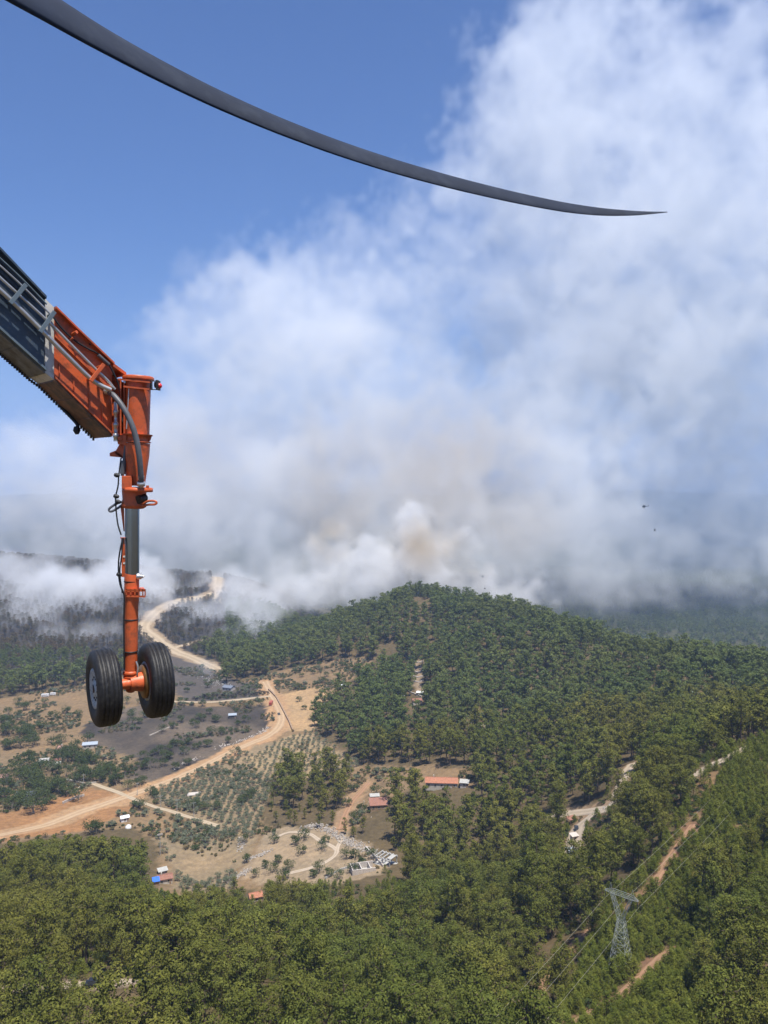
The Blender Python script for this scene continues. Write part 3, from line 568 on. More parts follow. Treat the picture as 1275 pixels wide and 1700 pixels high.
# ------------------------------------------------------------------ vegetation
def leaf_mat(name, a, b, trans=0.25, hue=None):
    m, nt = new_mat(name); out = N(nt, 'ShaderNodeOutputMaterial')
    oi = N(nt, 'ShaderNodeObjectInfo'); d = N(nt, 'ShaderNodeBsdfDiffuse'); t = N(nt, 'ShaderNodeBsdfTranslucent'); mx = N(nt, 'ShaderNodeMixShader'); mx.inputs[0].default_value = trans
    c = mixc(nt, oi.outputs['Random'], a, b)
    ge = N(nt, 'ShaderNodeNewGeometry'); c2 = mixc(nt, ge.outputs['Random Per Island'], (0.68, 0.7, 0.72), (1.34, 1.3, 1.22))
    c = mixc(nt, 1.0, c, c2, 'MULTIPLY')
    if hue is not None:                                    # stands of a different tone on the hillsides
        n = N(nt, 'ShaderNodeTexNoise'); n.inputs['Scale'].default_value = 0.018; n.inputs['Detail'].default_value = 3; nt.links.new(ge.outputs['Position'], n.inputs['Vector'])
        c = mixc(nt, ramp(nt, n.outputs['Fac'], 0.42, 0.62), c, mixc(nt, 1.0, c, hue, 'MULTIPLY'))
    nt.links.new(c, d.inputs['Color']); nt.links.new(c, t.inputs['Color']); nt.links.new(d.outputs[0], mx.inputs[1]); nt.links.new(t.outputs[0], mx.inputs[2]); nt.links.new(mx.outputs[0], out.inputs['Surface'])
    return m
M_PINE = leaf_mat('pine_needles', (0.124, 0.126, 0.027), (0.176, 0.172, 0.040), 0.24, (0.76, 0.92, 0.95))
M_PINE_FAR = leaf_mat('hill_pine_needles', (0.108, 0.130, 0.040), (0.148, 0.170, 0.053), 0.22, (0.85, 0.95, 0.95))
M_YOUNG = leaf_mat('young_pine_needles', (0.10, 0.124, 0.022), (0.155, 0.168, 0.033), 0.2)
M_OLIVE = leaf_mat('olive_leaves', (0.125, 0.145, 0.092), (0.175, 0.19, 0.125), 0.2)
M_BROAD = leaf_mat('orchard_leaves', (0.05, 0.072, 0.027), (0.075, 0.095, 0.036), 0.15)
M_SCORCH = leaf_mat('scorched_needles', (0.15, 0.105, 0.055), (0.10, 0.095, 0.042), 0.2)
M_CHAR = leaf_mat('charred_twigs', (0.022, 0.02, 0.02), (0.05, 0.043, 0.038), 0.1)
M_DRY = leaf_mat('dry_scrub', (0.17, 0.13, 0.065), (0.10, 0.10, 0.045), 0.2)
M_BARK = plain('pine_bark', (0.12, 0.085, 0.065), 0.9, 0, 0.4, 3.0)
M_GREYBARK = plain('grey_bark', (0.17, 0.15, 0.13), 0.9, 0, 0.35, 3.0)
M_CHARBARK = plain('charred_bark', (0.028, 0.026, 0.026), 0.9, 0, 0.4, 3.0)

def tubes(segs, sides=6):
    """tapered tubes; segs = list of (points, radii)"""
    V, Fc = [], []
    for pts, rad in segs:
        base = len(V); n = len(pts)
        for i in range(n):
            d = Vector(pts[min(i + 1, n - 1)]) - Vector(pts[max(i - 1, 0)]); d.normalize()
            u = d.cross(Vector((0.3, 1, 0.2))).normalized(); w = d.cross(u)
            for k in range(sides):
                a = 2 * math.pi * k / sides; V.append(Vector(pts[i]) + (u * math.cos(a) + w * math.sin(a)) * rad[i])
        for i in range(n - 1):
            for k in range(sides):
                a = base + i * sides + k; b = base + i * sides + (k + 1) % sides; Fc.append((a, b, b + sides, a + sides))
    return np.array([tuple(v) for v in V]), np.array(Fc)
def leaf_quads(c, nrm, size, r, aspect=0.5):
    """leaf or needle-tuft quads at centres c, roughly facing nrm, random spin"""
    n = len(c); nrm = nrm + r.normal(0, 0.38, (n, 3)); nrm /= np.linalg.norm(nrm, axis=1, keepdims=True)
    t = np.cross(nrm, r.normal(0, 1, (n, 3))); t /= np.linalg.norm(t, axis=1, keepdims=True) + 1e-9; b = np.cross(nrm, t)
    s = size * r.uniform(0.6, 1.3, (n, 1)); t = t * s * 0.5; b = b * s * aspect * 0.5
    bend = nrm * s * r.uniform(-0.15, 0.25, (n, 1))
    V = np.stack([c - t - b * 0.6, c - b + t * 0.1, c + t + bend, c + b + t * 0.1], 1).reshape(-1, 3)
    return V, np.arange(n * 4).reshape(-1, 4)
def clumps(cl, per, size, r, aspect=0.5, up=0.55):
    """cl = list of (centre, radii); quads fill the outer shell of each clump"""
    cs, ns = [], []
    for c, rad in cl:
        d = r.normal(0, 1, (per, 3)); d[:, 2] = d[:, 2] * 0.9 + 0.25; d /= np.linalg.norm(d, axis=1, keepdims=True)
        rr = r.uniform(0.55, 1.05, (per, 1)) ** 0.6
        cs.append(np.array(c) + d * rr * np.array(rad)); nn = d.copy(); nn[:, 2] += up; ns.append(nn)
    return leaf_quads(np.vstack(cs), np.vstack(ns), size, r, aspect)
def pine(seed, h=12.0, R=3.6, nb=18, per=60, size=0.42, low=0.38, narrow=False):
    """mature red pine: bare leaning trunk, irregular open crown of tufted boughs"""
    r = np.random.default_rng(seed); lean = r.normal(0, 0.35, 2); cl, seg = [], []
    ax = lambda t: np.array([lean[0] * t * t * 1.4 + math.sin(t * 5 + seed) * 0.12, lean[1] * t * t * 1.4, h * t])
    ts = np.linspace(0, 0.97, 8); seg.append(([ax(t) for t in ts], [0.24 * (1 - 0.8 * t) + 0.02 for t in ts]))
    off = r.uniform(0, 6.28)
    for i in range(nb):
        t = low + (0.96 - low) * (i + r.uniform(0, 0.8)) / nb; a = off + i * 2.4 + r.normal(0, 0.35); q = (t - low) / (1 - low)
        prof = (1 - q) ** 0.75 if narrow else (1 - q ** 2.2) ** 0.6 * (0.62 + 0.38 * min(1, q * 3))
        L = R * prof * r.uniform(0.62, 1.12) + 0.25; p0 = ax(t); dirn = np.array([math.cos(a), math.sin(a), 0.28 + 0.25 * q])
        seg.append(([p0, p0 + dirn * L * 0.55 - [0, 0, 0.05], p0 + dirn * L * 0.95], [0.085 * (1 - q) + 0.03, 0.05, 0.02]))
        k = max(1, int(round(L / 1.15)))
        for j in range(k):
            f = (j + 0.75) / k; rad = r.uniform(0.7, 1.15) * (0.72 + 0.12 * L)
            cl.append((p0 + dirn * L * f + r.normal(0, 0.3, 3), (rad, rad, rad * 0.7)))
    for j in range(3): cl.append((ax(0.97) + r.normal(0, 0.45, 3) * [1, 1, 0.5], (0.95, 0.95, 0.7)))
    return clumps(cl, per, size, r), tubes(seg, 5)
def bush(seed, R=1.8, h=3.2, n=14, per=45, size=0.3, stem=0.5):
    """round-headed tree or shrub (olive, orchard tree, scrub): short forked stem, lumpy crown"""
    r = np.random.default_rng(seed); cl = []; seg = [([(0, 0, -0.1), (0.05, 0, stem), (0.1, 0.05, h * 0.55)], [0.16 * R / 1.8, 0.12 * R / 1.8, 0.05])]
    for i in range(n):
        d = r.normal(0, 1, 3); d[2] = abs(d[2]) * 0.9 - 0.25; d /= np.linalg.norm(d); c = np.array([0, 0, stem + (h - stem) * 0.45]) + d * np.array([R, R, (h - stem) * 0.5]) * r.uniform(0.55, 0.85)
        rad = R * r.uniform(0.32, 0.5); cl.append((c, (rad, rad, rad * 0.8)))
        if i < 5: seg.append(([(0.05, 0, stem), tuple(c * 0.6 + np.array([0, 0, stem * 0.3])), tuple(c)], [0.08, 0.05, 0.02]))
    return clumps(cl, per, size, r, 0.6), tubes(seg, 5)
def young(seed, h=4.5, R=1.7, n=26, per=34, size=0.34):
    """young pine: dense upright cone of upswept tufts down to the ground"""
    r = np.random.default_rng(seed); cl = []
    for i in range(n):
        t = (i + 0.5) / n; a = i * 2.4 + r.normal(0, 0.3); L = R * (1 - t) ** 0.8 * r.uniform(0.55, 1.05)
        cl.append(((math.cos(a) * L, math.sin(a) * L, 0.25 + t * h * 0.92 + r.normal(0, 0.1)), (0.5 + 0.3 * (1 - t), 0.5 + 0.3 * (1 - t), 0.62)))
    return clumps(cl, per, size, r, 0.4, 0.9), tubes([([(0, 0, -0.1), (0, 0, h * 0.5), (0, 0, h * 0.95)], [0.09, 0.06, 0.02])], 5)
def snag(seed, h=10.0):
    """burnt pine: charred trunk, bare limbs, a little scorched foliage"""
    r = np.random.default_rng(seed); seg = [([(0, 0, -0.2), (0.1, 0, h * 0.5), (r.normal(0, 0.3), r.normal(0, 0.3), h)], [0.2, 0.14, 0.03])]; cl = []
    for i in range(12):
        t = 0.35 + 0.6 * i / 12; a = i * 2.4; L = 2.6 * (1.1 - t) + 0.5; p = np.array([0.1, 0, h * t]); e = p + np.array([math.cos(a) * L, math.sin(a) * L, 0.5])
        seg.append(([p, e], [0.06, 0.02])); cl.append((e, (0.8, 0.8, 0.5))); cl.append((p * 0.5 + e * 0.5, (0.8, 0.8, 0.4)))
    return clumps(cl, 9, 0.5, r, 0.35), tubes(seg, 5)
def kind(name, geo, leaf, bark, crown_name='crown'):
    (lv, lf), (tv, tf) = geo
    cr = np_mesh(crown_name, lv, lf, [leaf]); tr = np_mesh('trunk', tv, tf, [bark], True)
    both = np_mesh(name, np.vstack([lv, tv]), np.vstack([lf, tf + len(lv)]), [leaf, bark], False, np.r_[np.zeros(len(lf)), np.ones(len(tf))])
    return cr, tr, both
K_PINE = [kind('pine', pine(40 + i, r_h, r_R, nb, 56, 0.40, lo), M_PINE, M_BARK) for i, (r_h, r_R, nb, lo) in enumerate([(13.5, 3.5, 22, .36), (12.0, 3.1, 20, .32), (14.2, 3.2, 22, .42), (11.0, 3.5, 19, .30), (13.0, 2.8, 21, .28), (11.5, 3.8, 20, .40), (14.0, 3.9, 23, .45), (13.0, 3.2, 12, .38), (15.0, 2.5, 24, .3), (9.5, 3.3, 14, .34)])]
K_MID = [kind('pine', pine(80 + i, r_h, r_R, 14, 26, 0.72, lo), M_PINE, M_BARK) for i, (r_h, r_R, lo) in enumerate([(13, 3.3, .32), (12, 3.0, .28), (13.8, 3.1, .36), (11, 3.5, .28), (12.6, 2.7, .22)])]
K_HILL = [kind('pine', pine(90 + i, r_h, r_R, 12, 22, 0.85, lo), M_PINE_FAR, M_BARK) for i, (r_h, r_R, lo) in enumerate([(11.5, 3.6, .3), (10.5, 3.4, .28), (12.4, 3.5, .34), (9.8, 3.7, .28), (11, 3.0, .2)])]
K_YOUNG = [kind('young_pine', young(120 + i, h, R), M_YOUNG, M_BARK) for i, (h, R) in enumerate([(4.2, 1.7), (3.4, 1.6), (5.2, 1.8), (2.6, 1.5)])]
K_OLIVE = [kind('olive_tree', bush(140 + i, R, h, 12, 26, 0.42, .6), M_OLIVE, M_GREYBARK) for i, (R, h) in enumerate([(1.8, 3.1), (1.5, 2.7), (2.1, 3.5), (1.3, 2.3)])]
K_BROAD = [kind('orchard_tree', bush(150 + i, R, h, 18, 34, 0.5, .8), M_BROAD, M_GREYBARK) for i, (R, h) in enumerate([(3.2, 5.5), (2.6, 4.6), (3.9, 6.4)])]
K_SNAG = [kind('burnt_pine', snag(160 + i, h), M_CHAR, M_CHARBARK) for i, h in enumerate((9, 7, 11))]
K_SCORCH = [kind('scorched_pine', pine(170 + i, h, 3.2, 12, 20, 0.8, .3), M_SCORCH, M_CHARBARK) for i, h in enumerate((9.5, 8))]
K_SCRUB = [kind('scrub', bush(180 + i, R, h, 8, 20, 0.34, .1), M_DRY, M_GREYBARK) for i, (R, h) in enumerate([(0.9, 1.1), (1.3, 1.5), (0.7, 0.8)])]
K_CHARBUSH = [kind('burnt_bush', bush(185 + i, 1.6, 2.6, 10, 14, 0.5, .4), M_CHAR, M_CHARBARK) for i in range(2)]
K_GREEN = [kind('green_bush', bush(187 + i, R, h, 9, 22, 0.4, .1), M_BROAD, M_GREYBARK) for i, (R, h) in enumerate([(1.3, 1.8), (1.0, 1.3)])]
K_FAR = [kind('pine', pine(190 + i, 11.0, 4.2, 7, 10, 1.9, .2), M_PINE_FAR, M_BARK) for i in range(3)]

def scatter(name, kinds, xyz, rot, scl, var, label):
    """one mass of countless plants: instances on points, by geometry nodes"""
    xyz = np.asarray(xyz, np.float32).reshape(-1, 3); n = len(xyz)
    me = bpy.data.meshes.new(name); me.vertices.add(n); me.vertices.foreach_set('co', xyz.ravel())
    for nm, v in (('turn', rot), ('size', scl)): me.attributes.new(nm, 'FLOAT', 'POINT').data.foreach_set('value', np.asarray(v, np.float32))
    me.attributes.new('variety', 'INT', 'POINT').data.foreach_set('value', np.asarray(var, np.int32))
    o = link(name, me); g = bpy.data.node_groups.new(name, 'GeometryNodeTree')
    g.interface.new_socket('Geometry', in_out='INPUT', socket_type='NodeSocketGeometry'); g.interface.new_socket('Geometry', in_out='OUTPUT', socket_type='NodeSocketGeometry')
    gi = g.nodes.new('NodeGroupInput'); go = g.nodes.new('NodeGroupOutput'); jn = g.nodes.new('GeometryNodeJoinGeometry'); g.links.new(jn.outputs[0], go.inputs[0])
    def attr(nm, t):
        a = g.nodes.new('GeometryNodeInputNamedAttribute'); a.data_type = t; a.inputs[0].default_value = nm; return a.outputs[0]
    cb = g.nodes.new('ShaderNodeCombineXYZ'); g.links.new(attr('turn', 'FLOAT'), cb.inputs[2]); er = g.nodes.new('FunctionNodeEulerToRotation'); g.links.new(cb.outputs[0], er.inputs[0])
    va, sa = attr('variety', 'INT'), attr('size', 'FLOAT')
    for k, kd in enumerate(kinds):
        src = bpy.data.objects.new(name + '_seedling', kd[2])            # never linked to the scene: only a source of instances
        oi = g.nodes.new('GeometryNodeObjectInfo'); oi.inputs['Object'].default_value = src; oi.inputs['As Instance'].default_value = True
        cm = g.nodes.new('FunctionNodeCompare'); cm.data_type = 'INT'; cm.operation = 'EQUAL'
        ia = [s for s in cm.inputs if s.type == 'INT']; g.links.new(va, ia[0]); ia[1].default_value = k
        ip = g.nodes.new('GeometryNodeInstanceOnPoints')
        g.links.new(gi.outputs[0], ip.inputs['Points']); g.links.new(cm.outputs[0], ip.inputs['Selection']); g.links.new(oi.outputs['Geometry'], ip.inputs['Instance'])
        g.links.new(er.outputs[0], ip.inputs['Rotation']); g.links.new(sa, ip.inputs['Scale']); g.links.new(ip.outputs[0], jn.inputs[0])
    o.modifiers.new('plants', 'NODES').node_group = g
    me.materials.append(kinds[0][0].materials[0])
    return tag(o, label, None, None, 'stuff')

def jitter_grid(x0, x1, y0, y1, step, seed, jit=0.42):
    r = np.random.default_rng(seed); gx, gy = np.meshgrid(np.arange(x0, x1, step), np.arange(y0, y1, step), indexing='ij')
    gy = gy + (np.arange(gx.shape[0]) % 2)[:, None] * step * 0.5
    return (gx + r.uniform(-jit, jit, gx.shape) * step).ravel(), (gy + r.uniform(-jit, jit, gx.shape) * step).ravel(), r
def project(x, y, z):
    c, s = math.cos(PITCH), math.sin(PITCH); dz = z - CAM_Z; f = y * c - dz * s; u = y * s + dz * c
    return 637.5 + x / f * F_PX, 850 - u / f * F_PX
def in_frame(x, y, z, h, mx=140, my=140):
    px, py = project(x, y, z); pt = project(x, y, z + h)[1]
    return (px > -mx) & (px < 1275 + mx) & (pt < 1700 + my)
def road_gap(x, y, extra=1.5, names=None):
    m = np.zeros(np.shape(x), bool)
    for nm, L in ROADS.items():
        if names and nm not in names: continue
        for ln, w in L: m |= near_line(x, y, ln, w * 0.5 + extra)
    return m
def seen_from_camera(x, y, z):
    """False where a rise of the ground itself hides the point"""
    ok = np.ones(len(x), bool)
    for t in np.linspace(0.35, 0.97, 36):
        ok &= H(x * t, y * t) < CAM_Z + (z - CAM_Z) * t + 1.0
    return ok
def tree_thing(name, kd, x, y, z, rz, s, label, cat, group, lean=0.0):
    e = empty(name, (x, y, z - 0.15), rz, label, cat, group); v = math.sin(x * 12.9 + y * 7.3); e.scale = (s * (1 + .1 * v), s * (1 - .08 * v), s * (1 - .07 * math.sin(x * 5.1 - y * 3.7)))
    link('trunk', kd[1], None, e); link('crown', kd[0], None, e)
    return e
I = lambda nm, x, y: inside(x, y, LAND[nm])
taken = []                              # round clearings kept for houses, pylon and other things: (x, y, radius)
def clear_of(x, y):
    m = np.ones(np.shape(x), bool)
    for a, b, r in taken: m &= np.hypot(x - a, y - b) > r
    return m
GLADES = [   # what the photograph shows through the trees: picture x, y, half width, half height, distance
 (270,1462,24,13,366),(424,1490,9,8,343),(957,1374,16,14,330),(953,1394,9,9,324),(640,1434,20,14,350),(575,1455,26,10,352),(628,1340,15,10,448),(733,1300,32,6,440),(1030,1550,15,55,185),(1028,1485,26,12,185),(1245,1238,30,8,300),(1042,1278,6,7,370),
 (265,1405,8,22,395),(873,1420,5,14,300),(1000,1682,30,10,160),(1086,1592,18,8,186),(968,1552,22,10,212),(890,1640,12,16,180),(185,1637,40,6,165),(692,1166,5,4,600),(80,1157,14,4,705),(694,1118,4,18,690),(1120,1418,8,10,238),(520,1410,60,30,390),(590,1372,10,20,395),(1094,1640,10,12,172),(985,1352,22,5,350)]
def unobstructing(x, y, z, h, rad):
    ok = np.ones(len(x), bool); d = np.hypot(x, y); bx0, by0 = project(x, y, z); tx, ty = project(x, y, z + h); w = rad * F_PX / d
    for gx, gy, hw, hh, Y in GLADES:
        ok &= ~((y < Y - 2) & (np.abs(tx - gx) < hw + w * .75) & (ty < gy + hh) & (by0 > gy - hh))
    return ok
# clearings kept free of trees for the things that stand there: picture x, picture y, radius in metres
for a, b, r in [(1030, 1610, 4), (150, 1241, 7), (106, 1249, 5), (85, 1272, 7), (45, 1327, 6), (6, 1296, 5), (207, 1363, 3), (385, 1191, 4), (378, 1146, 7), (272, 1464, 6), (425, 1494, 5), (627, 1340, 7.5), (735, 1304, 12), (640, 1434, 7), (600, 1446, 7), (690, 1166, 5), (568, 1142, 4), (80, 1157, 6), (450, 1171, 3), (957, 1379, 4), (948, 1366, 4), (953, 1393, 4), (155, 1637, 3), (250, 1628, 4), (322, 1320, 4), (873, 1440, 2), (263, 1420, 2), (640, 1372, 8), (630, 1355, 8), (690, 1312, 9), (760, 1316, 9), (725, 1318, 9), (270, 1476, 7), (285, 1482, 7), (425, 1503, 5), (640, 1452, 8), (600, 1460, 7), (620, 1470, 5), (958, 1408, 9), (955, 1428, 10), (965, 1395, 8), (975, 1375, 7), (1040, 1300, 6), (1030, 1330, 7), (950, 1418, 6), (945, 1440, 4), (150, 1650, 5), (230, 1642, 5), (40, 1650, 4), (95, 1648, 4)]:
    g = G(a, b); taken.append((g.x, g.y, r))
# ------------------------------------------------------------------ buildings, walls, vehicles, pylon, far helicopters
M_TERRA = plain('clay_roof', (0.42, 0.16, 0.085), 0.8, 0, 0.3, 1.2, 0.2, 4, (0.25, 0.14, 0.09), 0.4)
M_BROWNROOF = plain('brown_roof', (0.27, 0.125, 0.085), 0.8, 0, 0.2, 1.2, 0.1, 4)
M_PINKROOF = plain('faded_red_roof', (0.36, 0.20, 0.16), 0.8, 0, 0.25, 1.2)
M_TIN = plain('galvanised_roof', (0.42, 0.47, 0.52), 0.5, 0.3, 0.15, 1.5)
M_BLUEROOF = plain('blue_grey_roof', (0.16, 0.18, 0.22), 0.6, 0, 0.2, 1.5)
M_GREYROOF = plain('cement_roof', (0.40, 0.39, 0.36), 0.8, 0, 0.2, 1.5)
M_PLASTER = plain('pale_plaster', (0.52, 0.48, 0.41), 0.85, 0, 0.15, 1.5)
M_STONE = plain('field_stone', (0.42, 0.37, 0.31), 0.9, 0, 0.35, 1.2, 0.4, 3)
M_PALESTONE = plain('pale_limestone', (0.50, 0.45, 0.40), 0.9, 0, 0.25, 1.5)
M_RUBBLE = plain('broken_rock', (0.37, 0.33, 0.285), 0.9, 0, 0.35, 0.6)
M_CONCRETE = plain('concrete', (0.40, 0.39, 0.365), 0.85, 0, 0.15, 1.2)
M_CARWHITE = plain('white_vehicle_paint', (0.78, 0.78, 0.78), 0.3, 0, 0.04, 2.0)
M_CARDARK = plain('dark_vehicle_paint', (0.02, 0.022, 0.028), 0.25, 0, 0.1, 2.0)
M_CARRED = plain('red_vehicle_paint', (0.36, 0.07, 0.04), 0.35, 0, 0.1, 2.0)
M_GLASS = plain('dark_window_glass', (0.03, 0.035, 0.04), 0.12, 0, 0.1, 2.0)
M_BLUETARP = plain('blue_tarpaulin', (0.05, 0.17, 0.62), 0.5, 0, 0.15, 2.0)
M_WOOD = plain('weathered_wood', (0.30, 0.20, 0.12), 0.85, 0, 0.3, 2.0)
M_SOOT = plain('sooty_wall', (0.09, 0.08, 0.075), 0.9, 0, 0.4, 1.0)
M_GALV = plain('galvanised_lattice', (0.36, 0.39, 0.37), 0.5, 0.3, 0.15, 3.0)
M_HELI = plain('dark_helicopter_paint', (0.03, 0.035, 0.045), 0.4, 0, 0.1, 2.0)
M_HELIW = plain('pale_helicopter_paint', (0.45, 0.47, 0.48), 0.4, 0, 0.1, 2.0)
M_WIRE = plain('grey_wire', (0.40, 0.38, 0.30), 0.6, 0, 0.1, 2.0)
X3, Y3, Z3 = Vector((1, 0, 0)), Vector((0, 1, 0)), Vector((0, 0, 1))

def house(name, px, py, L, W, hw, hr, rz, wall, roof, label, cat='house', style='gable', windows=2, door=True, chimney=False):
    g = G(px, py); e = empty(name, (g.x, g.y, g.z), rz, label, cat); b = -1.2
    mb = MB()
    mb.hexa([(-L/2, -W/2, b), (L/2, -W/2, b), (L/2, W/2, b), (-L/2, W/2, b), (-L/2, -W/2, hw), (L/2, -W/2, hw), (L/2, W/2, hw), (-L/2, W/2, hw)])
    if style == 'gable':
        for s in (-1, 1): mb.hexa([(s * L/2, -W/2, hw), (s * L/2, W/2, hw), (s * L/2, 0, hw + hr), (s * L/2, 0, hw + hr)] + [(s * (L/2 - .2), -W/2, hw), (s * (L/2 - .2), W/2, hw), (s * (L/2 - .2), 0, hw + hr), (s * (L/2 - .2), 0, hw + hr)])
    mb.build('wall', wall, e)
    o = .45; rf = MB()
    if style == 'gable':
        for s in (-1, 1):
            rf.hexa([(-L/2 - o, s * (W/2 + o), hw - .12), (L/2 + o, s * (W/2 + o), hw - .12), (L/2 + o, 0, hw + hr + .02), (-L/2 - o, 0, hw + hr + .02), (-L/2 - o, s * (W/2 + o), hw + .06), (L/2 + o, s * (W/2 + o), hw + .06), (L/2 + o, 0, hw + hr + .2), (-L/2 - o, 0, hw + hr + .2)])
    else:
        rf.hexa([(-L/2 - o, -W/2 - o, hw + .02), (L/2 + o, -W/2 - o, hw + .02), (L/2 + o, W/2 + o, hw + hr + .02), (-L/2 - o, W/2 + o, hw + hr + .02), (-L/2 - o, -W/2 - o, hw + .17), (L/2 + o, -W/2 - o, hw + .17), (L/2 + o, W/2 + o, hw + hr + .17), (-L/2 - o, W/2 + o, hw + hr + .17)])
    r = rf.build('roof', roof, e)
    if style == 'gable':
        MB().box((0, 0, hw + hr + .21), X3 * (L/2 + o), Y3 * .13, Z3 * .06).build('ridge_cap', roof, r)
    n = max(1, windows)
    for k in range(windows):
        x = -L/2 + L * (k + .5) / n
        w = MB().box((x, -W/2 - .02, hw * .58), X3 * .5, Y3 * .05, Z3 * .5).build('window', M_GLASS, e)
        MB().box((x, -W/2 - .06, hw * .58 - .56), X3 * .6, Y3 * .08, Z3 * .05).build('sill', M_PLASTER, w)
    if door: MB().box((L * .36, -W/2 - .03, 1.0), X3 * .45, Y3 * .05, Z3 * 1.0).build('door', M_WOOD, e)
    if chimney: MB().box((-L * .25, W * .15, hw + hr + .35), X3 * .3, Y3 * .3, Z3 * .7).build('chimney', M_PLASTER, r)
    return e
house('barn', 150, 1241, 10, 6.5, 3.0, 1.0, .25, M_PLASTER, M_TIN, 'long barn with pale metal roof at the edge of the garden trees', 'barn', 'gable', 3)
house('farmhouse', 106, 1249, 7, 5.5, 2.8, 1.5, -.1, M_PLASTER, M_PINKROOF, 'small farmhouse with faded red roof and chimney beside the metal barn', 'house', 'gable', 2, True, True)
house('shed', 73, 1268, 6, 4, 2.4, .5, .3, M_STONE, M_GREYROOF, 'grey roofed stone shed half hidden by round trees', 'shed', 'lean', 1)
house('shed', 90, 1274, 8, 3, 2.2, .4, .35, M_PLASTER, M_GREYROOF, 'long low grey shed in front of the round trees', 'shed', 'lean', 2)
house('shed', 96, 1268, 3, 3, 2.4, .5, .35, M_STONE, M_BROWNROOF, 'tiny shed with dull red roof at the end of the long low shed', 'shed', 'lean', 0)
house('farmhouse', 44, 1325, 11, 6, 2.8, 1.0, .12, M_PLASTER, M_BLUEROOF, 'low farmhouse with blue grey roof behind the dark hedge', 'house', 'gable', 3)
house('kiosk', 42, 1332, 3.2, 2.4, 2.2, .4, .1, M_PLASTER, M_CARWHITE, 'little white roofed kiosk in front of the blue grey farmhouse', 'shed', 'lean', 1, False)
house('farmhouse', 6, 1296, 8, 6, 2.8, 1.2, -.2, M_PLASTER, M_PINKROOF, 'pinkish roofed farmhouse at the left edge with white front', 'house', 'gable', 2)
house('cabin', 207, 1363, 4.2, 3.2, 2.4, .7, .5, M_CARWHITE, M_CARWHITE, 'small white cabin standing alone in the dry plot below the road', 'cabin', 'gable', 1)
house('shed', 386, 1192, 6, 4.2, 2.6, .4, .2, M_SOOT, M_TIN, 'sooty shed with white metal roof alone in the burnt field', 'shed', 'lean', 1)
house('ruined_house', 380, 1146, 9, 8, 3.4, 1.2, -.35, M_PALESTONE, M_BLUEROOF, 'burnt out white walled house with dark roof beside the burnt hedge', 'house', 'gable', 3)
house('farmhouse', 274, 1465, 6.5, 5.0, 2.7, .9, .35, M_PLASTER, M_BROWNROOF, 'small dark red roofed house at the edge of the lower pine forest', 'house', 'gable', 2, True, True)
house('lean_to', 259, 1469, 2.6, 3.2, 2.2, .5, .35, M_WOOD, M_BLUETARP, 'bright blue tarpaulin lean-to beside the dark red roofed house', 'lean-to', 'lean', 0, False)
house('outbuilding', 270, 1452, 4.0, 3.0, 2.2, .4, .5, M_STONE, M_GREYROOF, 'pale flat roofed outbuilding behind the dark red roofed house', 'shed', 'lean', 0)
house('cottage', 424, 1495, 5.5, 4.2, 2.5, 1.2, .4, M_STONE, M_TERRA, 'bright orange roofed cottage peeping out of the pines below the quarry', 'cottage', 'gable', 1)
house('lodge', 628, 1342, 9.5, 6.5, 3.0, 1.6, .12, M_WOOD, M_BROWNROOF, 'brown roofed lodge with dark porch beside the dirt lane', 'house', 'lean', 3)
house('outbuilding', 622, 1328, 5, 3, 2.2, .4, .1, M_PLASTER, M_GREYROOF, 'grey roofed annex behind the brown roofed lodge', 'shed', 'lean', 1)
house('long_house', 733, 1306, 18, 6.5, 3.4, 1.9, -.07, M_PLASTER, M_TERRA, 'long house with weathered orange tile roof under the silvery trees', 'house', 'gable', 5, True, True)
house('outbuilding', 771, 1306, 4.5, 4, 2.6, .5, -.2, M_PALESTONE, M_GREYROOF, 'pale stone outbuilding at the end of the long orange roofed house', 'shed', 'lean', 1)
house('hillside_house', 692, 1168, 7, 5, 2.8, 1.1, .2, M_PLASTER, M_BROWNROOF, 'dull red roofed house among the trees half way up the hill', 'house', 'gable', 2)
house('shed', 664, 1160, 6, 3, 2.2, .4, .5, M_PLASTER, M_CARWHITE, 'white roofed shed up the slope left of the hillside house', 'shed', 'lean', 1)
house('shed', 697, 1155, 5, 3, 2.2, .5, -.3, M_PLASTER, M_CARWHITE, 'white roofed shed just above the hillside house', 'shed', 'lean', 1)
house('shed', 568, 1142, 8, 3, 2.2, .3, .2, M_PLASTER, M_CARWHITE, 'low white roofed shed at the forest edge beside the dry field', 'shed', 'lean', 1)
house('lookout_hut', 662, 1023, 4, 3.5, 3, .8, .2, M_WOOD, M_TERRA, 'tiny orange hut near the top of the forested hill', 'hut', 'gable', 1)
# pale concrete slab in the grove
g = G(322, 1320); o = MB().box((0, 0, 0.15), X3 * 4.2, Y3 * 2.2, Z3 * .5).build('concrete_slab', M_PALESTONE); o.location = g; o.rotation_euler.z = .25; tag(o, 'pale concrete slab among the olive trees', 'slab')
